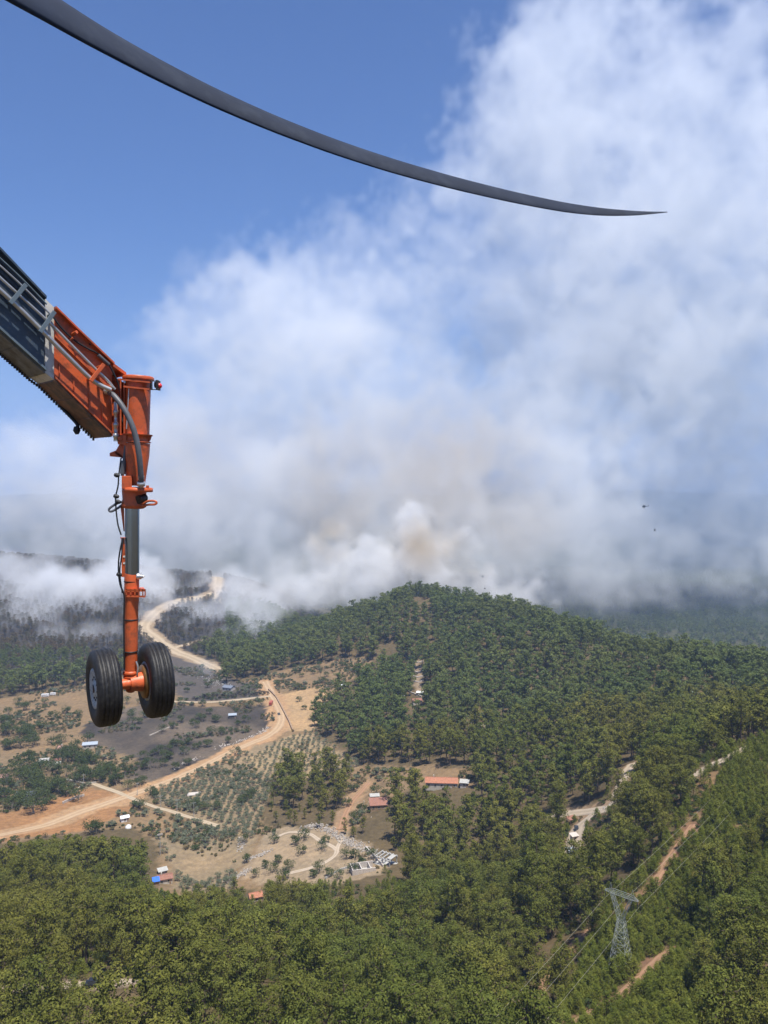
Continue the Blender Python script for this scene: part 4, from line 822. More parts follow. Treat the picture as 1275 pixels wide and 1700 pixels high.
# unfinished concrete frame at the end of the quarry clearing
g = G(641, 1434); e = empty('concrete_frame', g, -.6, 'unfinished white concrete frame with open beams beside the quarry clearing', 'building')
for x in (-4, 0, 4):
    for y in (-3, 3): MB().box((x, y, 1.0), X3 * .22, Y3 * .22, Z3 * 2.2).build('column', M_CONCRETE, e)
for y in (-3, 3): MB().box((0, y, 3.42), X3 * 4.5, Y3 * .28, Z3 * .2).build('beam', M_CONCRETE, e)
for x in (-4, -2, 0, 2, 4): MB().box((x, 0, 3.83), X3 * .2, Y3 * 3.4, Z3 * .2).build('beam', M_CONCRETE, e)
MB().box((0, 0, -.3), X3 * 4.6, Y3 * 3.5, Z3 * .5).build('floor_slab', M_CONCRETE, e)
MB().box((3.2, 0, 4.12), X3 * 1.2, Y3 * 2.4, Z3 * .08).build('roof_sheet', M_GREYROOF, e)
g = G(602, 1447); e = empty('roofless_walls', g, .25, 'roofless white walled foundation hidden behind a dark tree in the quarry', 'building')
for c, a, b in (((0, 3, 1), 5.5, .2), ((0, -3, .8), 5.5, .2)): MB().box(c, X3 * a, Y3 * b, Z3 * 1.8).build('wall', M_PALESTONE, e)
for x in (-5.2, -1, 3.2): MB().box((x, 0, .9), X3 * .2, Y3 * 2.75, Z3 * 1.7).build('wall', M_PALESTONE, e)
MB().box((0, 0, -.2), X3 * 5.0, Y3 * 2.7, Z3 * .3).build('floor_slab', M_CONCRETE, e)

def wall_run(name, pts, h, w, mat, label, cat='wall', world=None):
    ln = np.array([G(*p)[:2] for p in pts]) if world is None else world
    q = resample(ln, 3.0); t = np.gradient(q, axis=0); t /= np.linalg.norm(t, axis=1, keepdims=True) + 1e-9; nn = np.stack([t[:, 1], -t[:, 0]], -1); mb = MB(); V = []
    for i, p in enumerate(q):
        a, b = p + nn[i] * w / 2, p - nn[i] * w / 2; za, zb = float(H(*a)), float(H(*b)); hh = h * (1 + .12 * math.sin(i * 2.1))
        V += [(a[0], a[1], za - .6), (b[0], b[1], zb - .6), (b[0], b[1], zb + hh), (a[0], a[1], za + hh)]
    Fc = [tuple(i * 4 + np.array(f)) for i in range(len(q) - 1) for f in ((0, 1, 5, 4), (1, 2, 6, 5), (2, 3, 7, 6), (3, 0, 4, 7))]; mb.add(V, [tuple(int(v) for v in f) for f in Fc]); m = (len(q) - 1) * 4
    mb.add([V[0], V[1], V[2], V[3]], [(0, 1, 2, 3)]); mb.add(V[m:m + 4], [(3, 2, 1, 0)])
    return tag(mb.build(name, mat), label, cat)
wall_run('trench_bank', [(446, 1146), (458, 1158), (468, 1176), (478, 1195), (486, 1213)], 1.6, 1.2, M_WOOD, 'dark brown earth bank along the trench beside the dirt road', 'bank')
wall_run('stone_wall', [(126, 1318), (132, 1309), (148, 1303), (160, 1302)], 1.0, .7, M_STONE, 'low pale stone wall bordering the farm plot by the crossroads')
wall_run('stone_wall', [(108, 1297), (125, 1300), (140, 1304)], 1.3, 1.2, M_STONE, 'thick stone wall along the top of the farm plot')
wall_run('garden_wall', [(104, 1335), (118, 1329), (130, 1325), (140, 1322)], 1.4, .5, M_PALESTONE, 'broken white garden wall below the dark hedge')
wall_run('stone_wall', [(248, 1222), (270, 1213), (292, 1205)], .7, .8, M_STONE, 'low stone wall running across the burnt field')
wall_run('quarry_wall', [(540, 1462), (566, 1447), (600, 1440), (622, 1433)], 1.0, .5, M_CONCRETE, 'low concrete wall along the lower edge of the quarry')
wall_run('quarry_wall', [(607, 1410), (622, 1425), (636, 1440)], 1.2, .5, M_PALESTONE, 'white wall running down beside the concrete frame')
wall_run('terrace_wall', [(676, 1148), (684, 1152), (700, 1158)], 1.0, .6, M_PALESTONE, 'pale terrace wall below the bare strip on the hill')
for i, py in enumerate((1100, 1108, 1116, 1124, 1132)):
    wall_run('terrace_wall', [(686, py), (694, py + 1), (703, py - 1)], 1.0, .7, M_PALESTONE, ('topmost', 'second', 'middle', 'fourth', 'lowest')[i] + ' of the five pale terrace walls on the bare strip of the hill')

# rubble banks round the quarry and white debris along the road
def rubble(name, pts, n, spread, size, mat, label, seed, up=.5):
    r = np.random.default_rng(seed); ln = resample(np.array([G(*p)[:2] for p in pts]), 1.0); V, Fc = [], []; base = [(1, 0, 0), (-1, 0, 0), (0, 1, 0), (0, -1, 0), (0, 0, 1), (0, 0, -1)]
    fo = [(0, 2, 4), (2, 1, 4), (1, 3, 4), (3, 0, 4), (2, 0, 5), (1, 2, 5), (3, 1, 5), (0, 3, 5)]
    for _ in range(n):
        p = ln[r.integers(len(ln))] + r.normal(0, spread, 2); s = size * r.uniform(.4, 1.3); z = float(H(*p)) + s * r.uniform(0, up); rot = Matrix.Rotation(r.uniform(0, 6), 3, 'Z') @ Matrix.Rotation(r.uniform(-.7, .7), 3, 'X'); k = len(V)
        for b in base: V.append(tuple(rot @ (Vector(b) * s * r.uniform(.6, 1.1)) + Vector((p[0], p[1], z))))
        Fc += [tuple(a + k for a in f) for f in fo]
    o = MB().add(V, Fc).build(name, mat); return tag(o, label, None, None, 'stuff')
rubble('rubble', [(505, 1376), (525, 1372), (545, 1380), (565, 1390), (585, 1402), (607, 1412), (628, 1422)], 900, 1.9, .5, M_RUBBLE, 'bank of broken white rock behind the quarry clearing', 1, 1.2)
rubble('rubble', [(400, 1392), (402, 1404), (398, 1412)], 150, 1.2, .45, M_RUBBLE, 'white rocks beside the upper quarry edge', 2, 1.0)
rubble('rubble', [(412, 1428), (432, 1422), (446, 1414)], 190, 1.1, .45, M_RUBBLE, 'white rocks along the left quarry edge', 3, 1.0)
rubble('rubble', [(378, 1464), (395, 1455), (412, 1446)], 220, 1.2, .45, M_RUBBLE, 'white rocks down the lower quarry edge', 4, 1.0)
rubble('debris', [(360, 1242), (385, 1235), (410, 1226), (430, 1219), (448, 1208)], 150, 1.8, .55, M_PALESTONE, 'white debris scattered between the burnt field and the road', 5)
rubble('debris', [(288, 1278), (300, 1271), (330, 1259)], 60, 1.5, .5, M_PALESTONE, 'white debris at the near corner of the burnt field', 6)
rubble('debris', [(330, 1120), (350, 1128), (368, 1140)], 120, 5, .6, M_GREYROOF, 'grey ash and debris in the burnt yard', 7)
rubble('rubble', [(985, 1352), (1000, 1346), (1020, 1338)], 80, 2, .5, M_RUBBLE, 'pale stones beside the forest road', 8)
rubble('rubble', [(600, 1372), (612, 1345), (585, 1325)], 40, 6, .4, M_RUBBLE, 'scattered stones by the dirt lane', 9)
for px, py, s, l in ((1158, 1551, .75, 'big pale boulder among the young pines to the right of the pylon'), (1094, 1681, .6, 'pale boulder at the bottom beside the red dirt track'), (1192, 1383, .9, 'small white boulder at the edge of the regrowth slope'), (1098, 1640, .4, 'pale boulder on bare soil below the pylon')):
    g = G(px, py); bm = bmesh.new(); bmesh.ops.create_icosphere(bm, subdivisions=2, radius=s)
    for v in bm.verts: v.co *= 1 + .3 * mnoise.noise(v.co * 1.3 / s + Vector((px, 0, 0)))
    me = bpy.data.meshes.new('boulder'); bm.to_mesh(me); bm.free(); o = link('boulder', me, M_PALESTONE, None, g + Vector((0, 0, s * .35 + (1.0 if py < 1600 and px < 1170 else 0)))); tag(o, l, 'boulder')

def car(name, px, py, rz, L, W, Hh, paint, label, cat='car', van=False):
    g = G(px, py); e = empty(name, (g.x, g.y, g.z + .2), rz, label, cat); h0 = .35; hb = Hh * (.95 if van else .58)
    mb = MB(); pf = [(-L/2, h0), (L/2, h0), (L/2, hb * .82), (L/2 - .25, hb), (-L/2 + .1, hb), (-L/2, hb * .85)]; n = len(pf)
    mb.add([(x, -W/2, z) for x, z in pf] + [(x, W/2, z) for x, z in pf], [tuple(range(n))[::-1], tuple(range(n, 2 * n))] + [(i, (i + 1) % n, n + (i + 1) % n, n + i) for i in range(n)])
    mb.build('body', paint, e, .06)
    if not van:
        a, b, c, d = -L * .38, L * .22, L * .08, -L * .28; w1, w2 = W/2 - .08, W/2 - .22
        cb = MB().hexa([(a, -w1, hb), (b, -w1, hb), (b, w1, hb), (a, w1, hb), (d, -w2, Hh - .06), (c, -w2, Hh - .06), (c, w2, Hh - .06), (d, w2, Hh - .06)]).build('cabin_glass', M_GLASS, e)
        MB().box(((c + d) / 2, 0, Hh - .02), X3 * (c - d) / 2, Y3 * w2, Z3 * .035).build('roof', paint, e)
    else:
        MB().box((L/2 - .12, 0, hb * .72), X3 * .14, Y3 * (W/2 - .15), Z3 * .28).build('windscreen', M_GLASS, e)
        for s in (-1, 1): MB().box((-.2, s * (W/2 - .01), hb * .7), X3 * L * .36, Y3 * .03, Z3 * .22).build('side_window', M_GLASS, e)
    for x in (-L * .31, L * .31):
        for s in (-1, 1): MB().cyl((x, s * (W/2 - .22), .33), (x, s * (W/2 + .02), .33), .33, 14).build('wheel', M_RUBBER, e)
    return e
car('parked_car', 957, 1379, 1.4, 4.3, 1.8, 1.5, M_CARDARK, 'dark blue car parked on the pale forest road')
car('minibus', 75, 1157, .15, 6.5, 2.2, 2.6, M_CARWHITE, 'white minibus at the foot of the burnt hill, the longer of the pair', 'van', True)
car('van', 88, 1155, .15, 5.0, 2.0, 2.3, M_CARWHITE, 'shorter white van parked ahead of the white minibus', 'van', True)
car('fire_engine', 450, 1170, 1.5, 7.0, 2.4, 2.9, M_CARRED, 'red fire engine on the dirt road beside the burnt field', 'fire engine', True)
car('dark_car', 463, 1187, 1.9, 4.2, 1.8, 1.5, M_CARDARK, 'small dark car on the bend of the dirt road near the trench')
car('parked_car', 157, 1638, .1, 4.2, 1.8, 1.5, M_CARDARK, 'black car half hidden by pines on the pale track at the bottom')
car('pickup', 252, 1630, .3, 4.6, 1.8, 1.6, plain('teal_vehicle_paint', (0.03, 0.07, 0.085), 0.3), 'teal car under the pines at the end of the pale track')
g = G(949, 1368); e = empty('open_shelter', g, .5, 'small brown open sided shelter beside the parked blue car', 'shelter')
for x in (-1.8, 1.8):
    for y in (-1.2, 1.2): MB().box((x, y, .9), X3 * .09, Y3 * .09, Z3 * 1.3).build('post', M_WOOD, e)
MB().hexa([(-2.3, -1.6, 2.15), (2.3, -1.6, 2.15), (2.3, 1.6, 2.5), (-2.3, 1.6, 2.5), (-2.3, -1.6, 2.3), (2.3, -1.6, 2.3), (2.3, 1.6, 2.65), (-2.3, 1.6, 2.65)]).build('roof', M_BROWNROOF, e); MB().box((0, 0, .5), X3 * 1.2, Y3 * .4, Z3 * .06).build('table', M_WOOD, e)
house('kiosk', 953, 1396, 2.6, 2.0, 2.1, .4, .3, M_PLASTER, M_PALESTONE, 'pale roofed kiosk below the parked dark blue car', 'kiosk', 'lean', 1)
house('kiosk', 948, 1422, 3.0, 2.2, 2.2, .4, .3, M_PLASTER, M_TIN, 'grey roofed kiosk half hidden under the pines further down the forest road', 'kiosk', 'lean', 1)
# white dome tank in the plot below the road
g = G(213, 1375); MBt = MB().lathe((0, 0, -.2), (0, 0, 1.7), [(0, 1.7), (.5, 1.7), (.75, 1.4), (.93, .8), (1, .05)], 24); o = MBt.build('water_tank', M_CARWHITE); o.location = g; tag(o, 'round white domed water tank beside the small white cabin', 'tank')

# utility poles
def pole(px, py, h, label, arms=1, lamp=False):
    g = G(px, py); e = empty('utility_pole', g, .4, label, 'pole')
    MB().lathe((0, 0, -.5), (0, 0, h), [(0, .19), (1, .11)], 10).build('post', M_CONCRETE, e)
    for k in range(arms): MB().box((0, 0, h - .4 - k * .9), X3 * 1.1, Y3 * .07, Z3 * .07).build('crossarm', M_GALV, e)
    for x in (-.9, 0, .9): MB().lathe((x, 0, h - .33 + (.4 if x == 0 else 0)), (x, 0, h - .02 + (.4 if x == 0 else 0)), [(0, .05), (.3, .1), (.6, .06), (1, .08)], 8).build('insulator', M_PALESTONE, e)
    if lamp:
        for x in (-1.0, 0, 1.0): MB().box((x, -.25, h + .2), X3 * .4, Y3 * .12, Z3 * .35).build('floodlight', M_PALESTONE, e)
for a in [(873, 1432, 11, 'concrete power pole standing out of the dark gully in the middle forest'), (266, 1420, 11, 'floodlight pole at the corner of the left forest', 1, True), (103, 1508, 10, 'thin pale pole at the foot of the left forest'), (322, 1358, 9, 'power pole beside the pale lane below the olive grove'), (228, 1322, 8, 'power pole at the crossroads'), (139, 1306, 8, 'power pole at the corner of the stone walled plot'), (267, 1340, 7, 'power pole at the near corner of the olive grove'), (294, 1348, 7, 'power pole half way along the pale lane')]:
    pole(*a)

# lattice pylon with its wires
g = G(1030, 1606); pyl = empty('lattice_pylon', g, -.69, 'grey lattice power pylon standing in the young pines at lower right', 'pylon')
PH = dict(base=2.3, waist=.75, zw=12.5, zt=18.6, top=3.7)
def bar(mb, a, b, r=.06): return mb.cyl(a, b, r * .78, 4)
Lg = [Vector((sx * PH['base'], sy * PH['base'], -.3)) for sx, sy in ((-1, -1), (1, -1), (1, 1), (-1, 1))]; Wg = [Vector((sx * PH['waist'], sy * PH['waist'], PH['zw'])) for sx, sy in ((-1, -1), (1, -1), (1, 1), (-1, 1))]
for a, b in zip(Lg, Wg): bar(MB(), a, b, .095).build('leg', M_GALV, pyl)
lat = MB(); lv = [0, .2, .37, .52, .65, .76, .86, .94, 1.0]
for i in range(4):
    j = (i + 1) % 4
    for t0, t1 in zip(lv[:-1], lv[1:]):
        A, B, C_, D = Lg[i].lerp(Wg[i], t0), Lg[j].lerp(Wg[j], t0), Lg[i].lerp(Wg[i], t1), Lg[j].lerp(Wg[j], t1); bar(lat, A, D, .045); bar(lat, B, C_, .045); bar(lat, C_, D, .045)
lat.build('tower_lattice', M_GALV, pyl)['kind'] = 'stuff'
for s in (-1, 1):
    fk = MB(); p0 = [Vector((s * .75, y, PH['zw'])) for y in (-.75, .75)] + [Vector((s * .15, y, PH['zw'] + .4)) for y in (-.6, .6)]; p1 = [Vector((s * 2.8, y, PH['zt'] - .6)) for y in (-.4, .4)] + [Vector((s * 2.1, y, PH['zt'] - .6)) for y in (-.4, .4)]
    for a, b in zip(p0, p1): bar(fk, a, b, .07)
    for t0, t1 in zip(lv[::2][:-1], lv[::2][1:]):
        for i, j in ((0, 1), (2, 3), (0, 2), (1, 3)): bar(fk, p0[i].lerp(p1[i], t0), p0[j].lerp(p1[j], t1), .04); bar(fk, p0[j].lerp(p1[j], t0), p0[i].lerp(p1[i], t1), .04)
    fk.build('fork_arm', M_GALV, pyl)['kind'] = 'stuff'
cbm = MB(); xs = np.linspace(-4.3, 4.3, 13); pt = lambda x, y, z: Vector((x, y, z))
for x0, x1 in zip(xs[:-1], xs[1:]):
    f0, f1 = 1 - .75 * max(0, abs(x0) - 2.6) / 1.7, 1 - .75 * max(0, abs(x1) - 2.6) / 1.7
    for s in (-1, 1):
        bar(cbm, pt(x0, s * .45 * f0, PH['zt'] - .5), pt(x1, s * .45 * f1, PH['zt'] - .5), .06); bar(cbm, pt(x0, s * .4 * f0, PH['zt'] - .5 + .9 * f0), pt(x1, s * .4 * f1, PH['zt'] - .5 + .9 * f1), .06)
        bar(cbm, pt(x0, s * .45 * f0, PH['zt'] - .5), pt(x1, s * .4 * f1, PH['zt'] - .5 + .9 * f1), .035)
    bar(cbm, pt(x0, -.45 * f0, PH['zt'] - .5), pt(x1, .45 * f1, PH['zt'] - .5), .035)
cbm.build('crossbeam', M_GALV, pyl)['kind'] = 'stuff'
for s in (-1, 1): pk = MB(); bar(pk, (s * 2.5, 0, PH['zt'] + .4), (s * 2.8, 0, PH['zt'] + 2.0), .07); bar(pk, (s * 3.1, 0, PH['zt'] + .4), (s * 2.8, 0, PH['zt'] + 2.0), .07); pk.build('earth_wire_peak', M_GALV, pyl)['kind'] = 'stuff'
ends = []
for x in (-4.15, 0, 4.15):
    MB().lathe((x, 0, PH['zt'] - .5), (x, 0, PH['zt'] - 2.3), [(0, .04)] + [(t + d, r) for t in np.arange(.15, .9, .12) for d, r in ((0, .13), (.06, .05))] + [(1, .06)], 8).build('insulator_string', M_HOSE, pyl); ends.append(Vector((x, 0, PH['zt'] - 2.3)))
mw = Matrix.Translation(g) @ Matrix.Rotation(-.69, 4, 'Z'); dirn = Vector((math.cos(-.69 + math.pi / 2), math.sin(-.69 + math.pi / 2), 0))
for en, nm in zip(ends, ('left', 'middle', 'right')):
    p = mw @ en
    for s, Ln, word in ((-1, 260, 'towards the camera'), (1, 300, 'away up the slope')):
        q = [(p + dirn * s * Ln * t) + Z3 * ((6 if s < 0 else 4) * t - 9 * 4 * t * (1 - t) * .55) for t in np.linspace(0, 1, 26)]
        tag(MB().tube(q, .02, 4, False, 1).build('power_line', M_WIRE), 'sagging power line running ' + word + ' from the ' + nm + ' insulator of the pylon', 'power line')

# the two distant fire-fighting helicopters and their buckets
def far_helicopter(px, py, Y, rotor, rz, body, label):
    p = P(px, py, Y); s = rotor / 11.0; e = empty('helicopter', p, rz, label, 'helicopter'); e.scale = (s, s, s)
    MB().lathe((-2.2, 0, 0), (3.4, 0, -.1), [(0, .35), (.12, .95), (.35, 1.25), (.7, 1.2), (.88, .85), (1, .15)], 16).build('fuselage', body, e)
    MB().lathe((-1.6, 0, .35), (-7.0, 0, .75), [(0, .55), (1, .16)], 12).build('tail_boom', body, e)
    MB().hexa([(-6.4, -.06, .7), (-7.2, -.06, .7), (-7.6, -.06, 2.3), (-7.1, -.06, 2.3), (-6.4, .06, .7), (-7.2, .06, .7), (-7.6, .06, 2.3), (-7.1, .06, 2.3)]).build('tail_fin', body, e)
    MB().box((.2, 0, 1.3), X3 * 1.4, Y3 * .6, Z3 * .4).build('engine_cowling', body, e, .1); MB().cyl((0, 0, 1.6), (0, 0, 2.3), .16, 8).build('rotor_mast', M_BOLT, e)
    MB().hexa([(2.1, -.95, .1), (3.0, -.5, .05), (3.0, .5, .05), (2.1, .95, .1), (1.8, -.8, .85), (2.4, -.4, .8), (2.4, .4, .8), (1.8, .8, .85)]).build('windscreen', M_GLASS, e)
    for k in range(4):
        a = .5 + k * math.pi / 2; d = Vector((math.cos(a), math.sin(a), .06)); w = Vector((-math.sin(a), math.cos(a), 0))
        MB().box(Vector((0, 0, 2.25)) + d * 2.9, d * 2.8, w * .24, Z3 * .05).build('main_rotor_blade', M_BOLT, e)
    for k in range(2): a = k * math.pi / 2 + .6; MB().box((-7.2, .22, 1.9), Vector((math.cos(a), 0, math.sin(a))) * .95, Y3 * .03, Vector((-math.sin(a), 0, math.cos(a))) * .1).build('tail_rotor_blade', M_BOLT, e)
    for sy in (-1, 1): sk = MB().tube([(-1.8, sy * 1.2, -1.75), (2.2, sy * 1.2, -1.75), (2.7, sy * 1.2, -1.5)], .08, 6); [sk.cyl((x, sy * .7, -.8), (x, sy * 1.2, -1.75), .07, 6) for x in (-1.1, 1.3)]; sk.build('skid', M_BOLT, e)
    return p, s
for (px, py, Y, rot, rz, body, lb), (bx_, by2, bl) in (
    ((1069.5, 841, 1150, 11.5, 2.2, M_HELI, 'distant dark helicopter hovering high over the hazy valley at right'), (1087, 880, 'dark water bucket hanging on a long line below the higher helicopter')),
    ((801, 957, 1050, 7.5, .6, M_HELIW, 'tiny pale helicopter hovering just above the hill in the smoke'), (805, 977, 'small dark water bucket hanging just above the hilltop trees'))):
    p, s = far_helicopter(px, py, Y, rot, rz, body, lb); q = P(bx_, by2, Y); e = empty('water_bucket', q, 0, bl, 'water bucket'); r_ = 1.25 * s
    MB().lathe((0, 0, -r_), (0, 0, r_ * .9), [(0, r_ * .55), (.1, r_ * .7), (.9, r_), (1, r_ * 1.02)], 16).build('bucket', M_BOLT, e)
    MB().tube([p - q - Z3 * s, (p - q) * .5 + Vector((-.3, 0, -.6)), Vector((0, 0, r_ * 2.2))], .045, 5).build('cable', M_BOLT, e); cn = MB()
    for k in range(4): cn.cyl((r_ * math.cos(k * 1.57), r_ * math.sin(k * 1.57), r_ * .9), (0, 0, r_ * 2.2), .04, 5)
    cn.build('sling', M_BOLT, e)['kind'] = 'stuff'
# burnt hedge below the ruined house
ORD = 'first second third fourth fifth sixth seventh eighth ninth tenth eleventh twelfth thirteenth fourteenth fifteenth sixteenth seventeenth eighteenth nineteenth twentieth twenty-first twenty-second twenty-third last'.split()
for i, t in enumerate(np.linspace(0, 1, 24)):
    g = G(322 + 122 * t, 1162 - 10 * t + 2 * math.sin(i * 1.7)); tree_thing('burnt_bush', K_CHARBUSH[i % 2], g.x, g.y, g.z, i * 1.3, 1.15 + .2 * math.sin(i * 2.3), ORD[i] + ' blackened bush of the burnt hedge row, counted from its left end', 'burnt bush', 'burnt hedge row below the ruined house')
# --- pines: the forest
MARKS = [(130, 1637, 'the pale track with the black car'), (270, 1463, 'the house with the blue tarpaulin'), (424, 1490, 'the small orange roofed cottage'), (1030, 1606, 'the pylon'), (640, 1434, 'the white concrete frame'), (957, 1378, 'the parked dark blue car'), (103, 1508, 'the thin pale pole'), (1010, 1676, 'the lower red dirt track'), (1150, 1370, 'the upper red dirt track'), (500, 1560, None), (1240, 1238, 'the road at the right edge'),
 (322, 1320, 'the pale concrete slab'), (470, 1190, 'the bend of the dirt road'), (220, 1325, 'the crossroads'), (44, 1325, 'the blue grey farmhouse'), (150, 1241, 'the pale metal barn'), (90, 1272, 'the long low grey shed'), (386, 1191, 'the sooty shed'), (380, 1146, 'the ruined white house'), (80, 1157, 'the white minibus'), (255, 1040, 'the bend of the hill road'), (360, 970, 'the top of the hill road'), (560, 1142, 'the low white shed'), (6, 1296, 'the pinkish farmhouse'), (628, 1342, 'the brown roofed lodge'), (480, 1200, 'the trench'), (555, 1420, 'the quarry track'), (1158, 1551, 'the pale boulder')]
MARKS = [(G(a, b), t) for a, b, t in MARKS if t]
def name_each(noun, x, y, look, use=None):
    """a label for every plant: the landmark it is nearest to, the side of it, and its rank there"""
    mk = [m for m in MARKS if use is None or any(u in m[1] for u in use)]
    M = np.array([m[0][:2] for m in mk]); D_ = np.hypot(x[:, None] - M[:, 0], y[:, None] - M[:, 1]); q = D_.argmin(1); keys = {}
    for i in range(len(x)):
        dx, dy = x[i] - M[q[i], 0], y[i] - M[q[i], 1]; w = ('behind' if dy > 0 else 'in front of') if abs(dy) > abs(dx) else ('to the right of' if dx > 0 else 'to the left of')
        keys.setdefault((q[i], w), []).append(i)
    out = [''] * len(x)
    for (m, w), ids in keys.items():
        ids.sort(key=lambda i: D_[i, m]); t = mk[m][1]; n_ = len(ids)
        sz = np.argsort(np.argsort([look[i] for i in ids])) / max(1, n_ - 1)
        for r_, i in enumerate(ids):
            adj = 'small ' if sz[r_] < .33 else 'middling ' if sz[r_] < .67 else 'large '
            out[i] = ('closest ' if r_ == 0 else 'second closest ' if r_ == 1 else 'third closest ' if r_ == 2 else adj) + noun + (' ' if r_ < 3 else ' some way ' if r_ < n_ / 2 else ' well ') + w + ' ' + t
    return out
def planted(x, y):
    th = I('thicket', x, y) & ~((np.random.default_rng(3).random(np.shape(x)) < 0.5) & (x / y > 0.36) & (y < 225))
    m = ~(I('farmland', x, y) | I('burnt_hill', x, y) | th) & ~road_gap(x, y, 2.2) & clear_of(x, y)
    return m & ~(I('bare_slope', x, y) & (np.abs(vnoise(x, y, 9, 77)) < 0.75))
fx, fy, r1 = jitter_grid(-330, 330, 110, 330, 7.2, 1)
gx_, gy_, r2 = jitter_grid(-560, 560, 330, 520, 8.2, 2)
hx_, hy_, r3 = jitter_grid(-620, 560, 522, 1150, 9.2, 12)
ax_, ay_ = np.r_[fx, gx_, hx_], np.r_[fy, gy_, hy_]
k = planted(ax_, ay_); ax_, ay_ = ax_[k], ay_[k]
k = (fnoise(ax_, ay_, 40, 61, 3) > np.where(ay_ > 420, -0.42, -0.58)); ax_, ay_ = ax_[k], ay_[k]       # small natural gaps
az_ = H(ax_, ay_); k = in_frame(ax_, ay_, az_, 12) & seen_from_camera(ax_, ay_, az_ + 11); ax_, ay_, az_ = ax_[k], ay_[k], az_[k]
_h0 = np.random.default_rng(5).uniform(0.78, 1.38, len(ax_)) * np.where(ay_ > 520, 1.42, np.where(ay_ > 330, 1.26, 1.17))
_d = np.hypot(ax_, ay_); _bx, _by = project(ax_, ay_, az_); lim = np.interp(_bx, [-200, 0, 60, 130, 215, 255, 266, 390, 470, 545, 600, 650], [1400, 1396, 1390, 1380, 1384, 1392, 1480, 1470, 1452, 1464, 1452, 1436])
def _top(s): return project(ax_, ay_, az_ + 14.8 * s)[1]
for _ in range(10): _h0 = np.where((_d < 540) & (_bx < 655) & (_by > 1345) & (_top(_h0) < lim), _h0 * 0.92, _h0)          # the forest edge keeps below the fields behind it
k = (_h0 > 0.5) & ~((_d < 540) & (_bx < 262) & (_by > 1345) & (_by <= lim + 30)); ax_, ay_, az_, _h0 = ax_[k], ay_[k], az_[k], _h0[k]
k = unobstructing(ax_, ay_, az_, 15.5, 4.4); ax_, ay_, az_, _h0 = ax_[k], ay_[k], az_[k], _h0[k]
rs = np.random.default_rng(5); nP = len(ax_)
sc_ = _h0 * np.where(rs.random(nP) < 0.16, 0.66, 1.0); rt_ = rs.uniform(0, 6.28, nP); dist = np.hypot(ax_, ay_)
big = sc_ / dist
px_, py_ = project(ax_, ay_, az_ + 7)
front = (px_ > 5) & (px_ < 1270) & (py_ < 1690)
order = np.argsort(-np.where(front, big, 0)); single = np.zeros(nP, bool); single[order[:300]] = True
ids = np.nonzero(single)[0]; lab = dict(zip(ids, name_each('tufted pine', ax_[ids], ay_[ids], sc_[ids], ('pale track with', 'tarpaulin', 'cottage', 'pylon', 'concrete frame', 'dark blue car', 'thin pale pole', 'red dirt', 'right edge'))))
for i in ids:
    tree_thing('pine_tree', K_PINE[i % 10], ax_[i], ay_[i], az_[i], rt_[i], sc_[i], lab[i], 'tree', 'pines of the near forest')
rest = ~single
nearm = rest & (dist < 330); midm = rest & (dist >= 330) & (dist < 520); hill = rest & (dist >= 520)
for m, kd, nm, lb in ((nearm, K_PINE, 'pine_forest', 'dense pine forest on the slopes around the nearest pines'), (midm, K_MID, 'pine_forest', 'pine forest across the middle slopes'), (hill, K_HILL, 'pine_forest', 'dark green pine forest covering the round hill')):
    q = np.nonzero(m)[0]; scatter(nm, kd, np.stack([ax_[q], ay_[q], az_[q] - 0.15], -1), rt_[q], sc_[q], q % len(kd), lb)
print('pines', nP, nearm.sum(), midm.sum(), hill.sum())
# --- young pines on the regrowth slope at the right
x, y, r = jitter_grid(20, 330, 110, 330, 2.2, 3); k = I('thicket', x, y) & ~road_gap(x, y, 0.5, ('slope', 'forest')) & (fnoise(x, y, 16, 71, 3) > np.where(I('dozer_cut', x, y), 0.0, -0.45)); x, y = x[k], y[k]; z = H(x, y)
k = in_frame(x, y, z, 4) & clear_of(x, y); x, y, z = x[k], y[k], z[k]; n = len(x); s = r.uniform(0.6, 1.3, n) * (1 + 0.3 * fnoise(x, y, 25, 73)); rt = r.uniform(0, 6.28, n); d = np.hypot(x, y)
px, py = project(x, y, z + 2); o_ = np.argsort(-np.where((px > 5) & (px < 1270) & (py < 1695), s / d, 0)); one = np.zeros(n, bool); one[o_[:300]] = True
ids = np.nonzero(one)[0]; lab = dict(zip(ids, name_each('bushy young pine', x[ids], y[ids], s[ids], ('pylon', 'red dirt', 'boulder', 'right edge'))))
for i in ids: tree_thing('young_pine', K_YOUNG[i % 4], x[i], y[i], z[i] + .1, rt[i], s[i], lab[i], 'young pine', 'young pines of the regrowth slope')
q = np.nonzero(~one)[0]; scatter('young_pine_thicket', K_YOUNG, np.stack([x[q], y[q], z[q]], -1), rt[q], s[q], q % 4, 'dense thicket of young pines on the right hand slope')
print('young', n)
